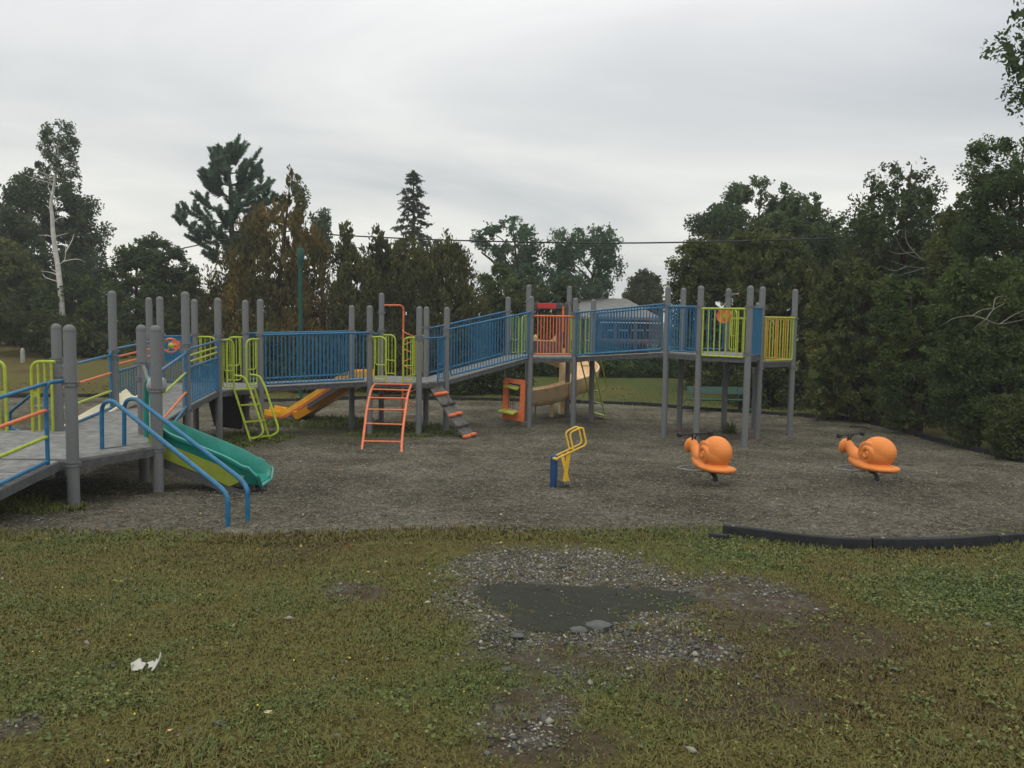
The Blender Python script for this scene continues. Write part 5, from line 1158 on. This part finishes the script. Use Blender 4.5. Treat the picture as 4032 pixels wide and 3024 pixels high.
# spruce
Ysp=47.;SPR=thing('spruce_tree',(D(893*S,600*S,Ysp)[0],Ysp,.8),'narrow dark spruce with drooping tiers and gaps, standing tall behind the brown cedars','tree')
m=MB();top=Vector(D(893*S,371*S,Ysp));bx_=D(897*S,600*S,Ysp)[0];m.tube([(bx_,Ysp,.5),top],.2,8,r2=.02);VV=[]
zz=top.z-.1;k=0
while zz>1.5:
    h=top.z-zz;wid=min(2.2,.20+h*.27)*(1+.12*math.sin(k*2.3));nb=int(6+h*.9)
    xx=top.x+(bx_-top.x)*(top.z-zz)/(top.z-.5)
    for j in range(nb):
        a=6.283*j/nb+k*.9+random.uniform(-.3,.3);w=wid*random.uniform(.55,1.15)
        if random.random()<.13:continue
        b=Vector((xx,Ysp,zz+random.uniform(-.1,.1)));t=b+Vector((w*math.cos(a),w*math.sin(a),-.16*w+random.uniform(-.1,.1)))
        tip=t+Vector((.15*math.cos(a),.15*math.sin(a),.12));m.tube([b,t,tip],.022,4,r2=.006)
        for q_ in range(3+int(w*4)):
            f=random.uniform(.3,1);q=b.lerp(t,f);e=q+Vector((random.uniform(-.3,.3),random.uniform(-.3,.3),random.uniform(-.28,.03)))+Vector((math.cos(a),math.sin(a),0))*.2
            VV.append(needles(q,e,36,.13,.042,.9))
    zz-=.26+.05*h**.4;k+=1
for i in range(6):VV.append(needles(top+Vector((0,0,-.5)),top+Vector((random.uniform(-.06,.06),0,.05)),60,.14,.04,.6))
m.build('trunk',BARK,SPR);V=np.concatenate(VV);n_=len(V)//4
npmesh('crown',V,np.arange(4*n_).reshape(n_,4),LM['spruce'],{'tint':('FACE',np.clip(rng.normal(.45,.25,n_),0,1))},parent=SPR)
# cedars
cd=dict(asp=.42,updir=(0,0,1.1),vert=1.7,pk=.11,gap=.27,ls=.0042,limbs=6,cov=6)
tree('cedar_tree','rust','large rusty orange cedar with a tall thin tip, left of the green pole',31,[(353,619,627),(372,612,640),(395,606,655),(420,596,668),(450,545,680),(480,520,692),(520,492,708),(560,462,738),(620,432,750),(700,424,755),(800,430,755),(860,440,745)],tk=.35,**cd)
tree('leafy_tree','birch','pale green leafy tree peeking out between the rusty cedar and the brown cedars',43,[(437,684,694),(458,674,712),(490,668,720),(520,668,722),(560,668,722)],pk=.25,gap=.33,tk=.9)
tree('leafy_tree','birch','thin pale green leafy tree directly behind the tip of the rusty cedar',43,[(372,634,642),(392,628,655),(415,625,668),(440,620,672)],pk=.25,gap=.36,tk=.8,cov=2.5)
tree('cedar_tree','brown','brown green cedar with twin tips just right of the green pole',30,[(468,743,749),(490,732,765),(515,722,780),(545,715,800),(600,700,830),(700,692,850),(860,692,850)],tk=.15,**cd)
tree('cedar_tree','brown','slim brown green cedar tip between the pole and the spruce',31,[(478,812,820),(500,800,832),(530,790,845),(570,780,860),(640,770,870),(860,770,870)],tk=.15,**cd)
tree('cedar_tree','brown','dark cedar in front of the foot of the spruce',30.5,[(498,866,876),(515,850,900),(545,840,930),(600,825,950),(700,815,960),(862,815,960)],tk=.1,**cd)
tree('cedar_tree','brown','dark brown cedar with a leaning tip right of the spruce',30,[(488,955,965),(510,942,985),(535,920,1000),(565,900,1022),(600,890,1042),(660,890,1062),(770,890,1075),(864,890,1075)],tk=.12,**cd)
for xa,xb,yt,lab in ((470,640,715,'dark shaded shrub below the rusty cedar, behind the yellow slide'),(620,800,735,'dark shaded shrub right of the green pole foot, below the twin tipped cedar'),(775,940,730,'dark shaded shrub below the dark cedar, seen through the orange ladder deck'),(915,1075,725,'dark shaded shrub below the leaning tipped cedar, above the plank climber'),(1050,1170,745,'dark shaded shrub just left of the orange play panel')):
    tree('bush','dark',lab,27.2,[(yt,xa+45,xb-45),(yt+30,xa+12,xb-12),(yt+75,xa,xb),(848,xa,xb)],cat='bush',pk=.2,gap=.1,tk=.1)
# trees round the houses
tree('maple_tree','silver','spreading green maple with a bare lower limb, left of the pair behind the grey roof',50,[(466,1108,1118),(480,1065,1148),(497,1015,1160),(520,1012,1172),(545,1040,1175),(570,1070,1180),(600,1085,1185),(640,1085,1200)],pk=.17,gap=.34,tk=.6,cov=3.4)
m=MB();m.tube(smoothp([D(a*S,b*S,49) for a,b in((1100,620),(1085,590),(1065,565),(1040,545))],4),.12,6,r2=.05)
m.build('bare_limb',BARK,bpy.data.objects['maple_tree.001'])
tree('maple_tree','silver','wide green maple with feathery tops, right one of the pair behind the grey roof',50,[(484,1298,1318),(480,1175,1225),(500,1165,1345),(525,1165,1352),(555,1150,1366),(590,1150,1358),(620,1165,1345),(645,1180,1340)],pk=.15,gap=.32,tk=.5,cov=3.6)
tree('bush','bright','light green leafy shrub left of the high slide platform, behind the railings',37,[(575,1052,1100),(590,1036,1125),(615,1030,1145),(660,1030,1150),(720,1030,1150)],cat='bush',gap=.3,tk=.9,pk=.22)
tree('bush','mapler','reddish green shrub hiding the left end of the grey roof',35.5,[(583,1135,1155),(600,1105,1180),(630,1080,1200),(660,1075,1235),(720,1075,1240),(800,1075,1240)],cat='bush',gap=.24,tk=.7,pk=.16)
tree('bush','mapler','small reddish shrub right behind the red bar of the slide hood',34.5,[(607,1200,1225),(618,1190,1248),(645,1185,1252),(690,1195,1250),(760,1190,1250)],cat='bush',gap=.24,tk=.8,pk=.2)
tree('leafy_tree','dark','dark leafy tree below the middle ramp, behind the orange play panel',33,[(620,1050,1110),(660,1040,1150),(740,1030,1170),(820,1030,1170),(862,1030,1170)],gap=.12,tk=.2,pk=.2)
tree('round_tree','dark','small distant round tree in the sky gap between the two maples and the right woods',62,[(587,1375,1415),(598,1358,1432),(615,1350,1440),(640,1340,1450),(665,1340,1450)],gap=.2,tk=.3)
# hedge below the wooden deck
xh0,xh1=D(1110*S,790*S,32.3)[0],D(1500*S,790*S,32.3)[0];HG=thing('hedge',((xh0+xh1)/2,32.5,.3),'dense green vine covered hedge below the wooden deck of the grey roofed house','hedge')
n=60000;hx_=rng.uniform(xh0,xh1,n);zt_=1.30+(fbm(hx_*.8,hx_*0+3,3)-.5)*.7;u_=rng.random(n);hz=.2+(zt_-.2)*u_;bul=.75*np.sqrt(np.clip(1-(2*u_-.7)**2*.55,0,1))*(.8+.5*fbm(hx_*1.3,hz*1.6,3));fr_=rng.random(n)**.35
hy=32.9+bul*fr_*np.where(rng.random(n)<.75,-1,1)
V,Fc,tn=leafquads(np.stack([hx_,hy,hz],1),rng.uniform(.08,.15,n),np.clip(fbm(hx_*1.2,hz*2,3)*1.1-.1+rng.normal(0,.15,n),0,1),asp=.75);npmesh('foliage',V,Fc,LM['hedge'],{'tint':('FACE',tn)},parent=HG)
q=MB()
for xx in np.arange(xh0+.4,xh1,1.1):q.tube([(xx,32.9,.1),(xx+.1,32.9,1.1)],.03,5)
q.build('stems',BARK,HG)
# right woods
tree('maple_tree','maple','huge round crowned green maple rising over the right woods',42,[(378,1615,1650),(393,1592,1700),(418,1545,1725),(450,1502,1742),(485,1480,1760),(530,1460,1780),(580,1450,1790),(640,1450,1790)],pk=.13,gap=.28,tk=.55)
tree('leafy_tree','maple','green leafy tree leaning on the right shoulder of the huge maple',36,[(418,1738,1762),(438,1705,1790),(465,1685,1800),(510,1670,1815),(580,1660,1830),(660,1660,1830)],pk=.15,gap=.26,tk=.6)
tree('leafy_tree','olive','yellowish leafy tree behind the highest platform, leftmost of the right woods',29,[(505,1500,1530),(530,1465,1600),(570,1440,1625),(620,1436,1640),(700,1440,1640),(790,1450,1650),(845,1470,1650)],pk=.14,gap=.27,tk=.6)
tree('leafy_tree','olive','broad olive tree behind the far right posts of the structure',27,[(470,1600,1625),(495,1580,1680),(530,1560,1740),(590,1560,1790),(680,1580,1800),(780,1590,1810),(868,1600,1810)],pk=.12,gap=.25,tk=.35)
tree('cedar_tree','mapler','tall ragged tree with russet twig ends and an open top in the right woods',25,[(328,1960,1978),(345,1940,2000),(365,1890,2012),(395,1860,2040),(435,1835,2058),(480,1805,2070),(560,1790,2080),(660,1790,2080)],pk=.11,gap=.33,tk=.75,cov=3.2,ls=.0036,vert=1.3)
tree('leafy_tree','maple','dark tall tree at the right edge of the photo with a leafy shoulder',20,[(288,2150,2300),(315,2100,2320),(350,2075,2330),(400,2068,2340),(450,2066,2350),(540,2050,2370),(640,2030,2380),(760,2030,2380)],pk=.12,gap=.29,tk=.5,cov=4)
tree('bush','olive','golden olive bush above the snail riders, its leaves turning yellow',21.5,[(560,1800,1870),(600,1770,1930),(660,1740,1960),(730,1730,1970),(810,1735,1970),(895,1745,1960)],cat='bush',depth=.55,pk=.13,gap=.2,tk=.45,patch=1.3)
tree('bush','bright','green thicket bush at the right bend of the bed edging',19,[(600,1900,1990),(650,1870,2060),(740,1870,2080),(830,1880,2080),(915,1900,2080)],cat='bush',depth=.4,pk=.14,gap=.18,tk=.35)
tree('bush','bright','deep green thicket bush against the right edge of the photo',16.5,[(560,2060,2200),(640,2010,2290),(740,1990,2330),(840,2000,2330),(950,2040,2330)],cat='bush',depth=.35,pk=.13,gap=.18,tk=.25)
tree('bush','dark','low shaded shrub close behind the edging at the far right',14.8,[(860,2150,2240),(900,2120,2300),(950,2120,2320),(985,2150,2320)],cat='bush',depth=.35,pk=.2,gap=.2,tk=.3)
tree('bush','dark','low dark shrub behind the park bench',25.2,[(780,1590,1700),(820,1560,1790),(868,1550,1800)],cat='bush',pk=.25,gap=.15,tk=.3)
tree('sapling','bright','light green sapling with large leaves at the edging, left of the golden olive bush',21.2,[(765,1755,1775),(800,1748,1780),(850,1752,1782),(890,1758,1778)],cat='sapling',pk=.45,gap=.3,tk=1.0,ls=.005,cov=1.4,tr=.02,limbs=3)
tree('leafy_tree','mapler','shaded green tree filling the dip between the huge maple and the ragged tree',28,[(445,1800,1850),(480,1765,1900),(530,1740,2000),(600,1730,2100),(700,1730,2150),(850,1730,2150)],pk=.12,gap=.2,tk=.4)
tree('leafy_tree','olive','olive green tree behind the bare branches, between the ragged tree and the right edge',22.5,[(420,2060,2110),(460,2030,2160),(520,2000,2200),(600,1990,2240),(720,1980,2260),(860,1980,2260)],pk=.12,gap=.22,tk=.5)
# overhanging boughs of a tree outside the frame at top right
OT=tree('overhanging_tree','maple','leafy boughs hanging into the sky at the top right corner',17,[(10,2170,2400),(50,2135,2420),(90,2118,2430),(125,2112,2430),(150,2150,2420),(190,2165,2420),(225,2190,2420),(260,2215,2420),(320,2240,2400)],pk=.2,gap=.33,tk=.1,cov=1.5,ls=.0062,asp=.5,tr=.2)
# dead grey branches in front of the right woods
def deadtree(name,label,Y,base,lines,r=.03):
    root=thing(name,(D(base*S,800*S,Y)[0],Y,gz(0,Y)),label,'dead tree')
    m=MB();x0=D(base*S,700*S,Y)[0];m.tube(smoothp([(x0+.6,Y+2.4,gz(0,Y)-.1),(x0+.4,Y+1.8,2),D(lines[0][0][0]*S,lines[0][0][1]*S,Y)],4),r*1.6,6,r2=r)
    for ln in lines:m.tube(smoothp([D(a*S,b*S,Y+.12*i) for i,(a,b) in enumerate(ln)],4),r*.7,5,r2=.004)
    m.build('branches',GBARK,root)
deadtree('dead_tree','bare grey branches fanning out in front of the ragged russet topped tree',23.6,2050,[[(2052,585),(2050,540),(2040,500)],[(2050,570),(2000,578),(1960,575),(1915,560)],[(2045,575),(1990,560),(1950,540),(1930,500)],[(2000,578),(1960,590),(1920,598)],[(1990,560),(1960,525),(1955,490)],[(1960,575),(1930,585),(1905,575)],[(2050,560),(2085,540),(2110,545)],[(1975,545),(1940,548),(1918,540)],[(2040,540),(2020,520),(2015,495)]],.022)
deadtree('dead_tree','bare grey twigs at the far right in front of the deep green thicket',15.6,2130,[[(2130,690),(2145,670),(2170,655)],[(2130,690),(2100,682),(2060,688),(2040,700)],[(2130,690),(2160,700),(2212,690)],[(2100,682),(2120,670),(2145,665)],[(2145,670),(2150,645),(2165,640)],[(2135,695),(2128,715),(2140,725)],[(2160,700),(2190,680),(2215,670)]],.012)
# weed stalk on the gravel between the last posts

# ------------------------------------------------------------------ light haze
hz=bpy.data.materials.new('thin_haze');hz.use_nodes=True;t=hz.node_tree;t.nodes.clear();v=t.nodes.new('ShaderNodeVolumePrincipled');v.inputs['Density'].default_value=HAZE;v.inputs['Color'].default_value=(.93,.96,1,1);v.inputs['Anisotropy'].default_value=.0
o_=t.nodes.new('ShaderNodeOutputMaterial');t.links.new(v.outputs[0],o_.inputs['Volume'])
q=MB();q.prism([(-620,-80),(620,-80),(620,720),(-620,720)],-1.2,22);tag(q.build('haze',hz,smooth=False),'thin pale haze in the damp air over the whole park','haze',kind='stuff')
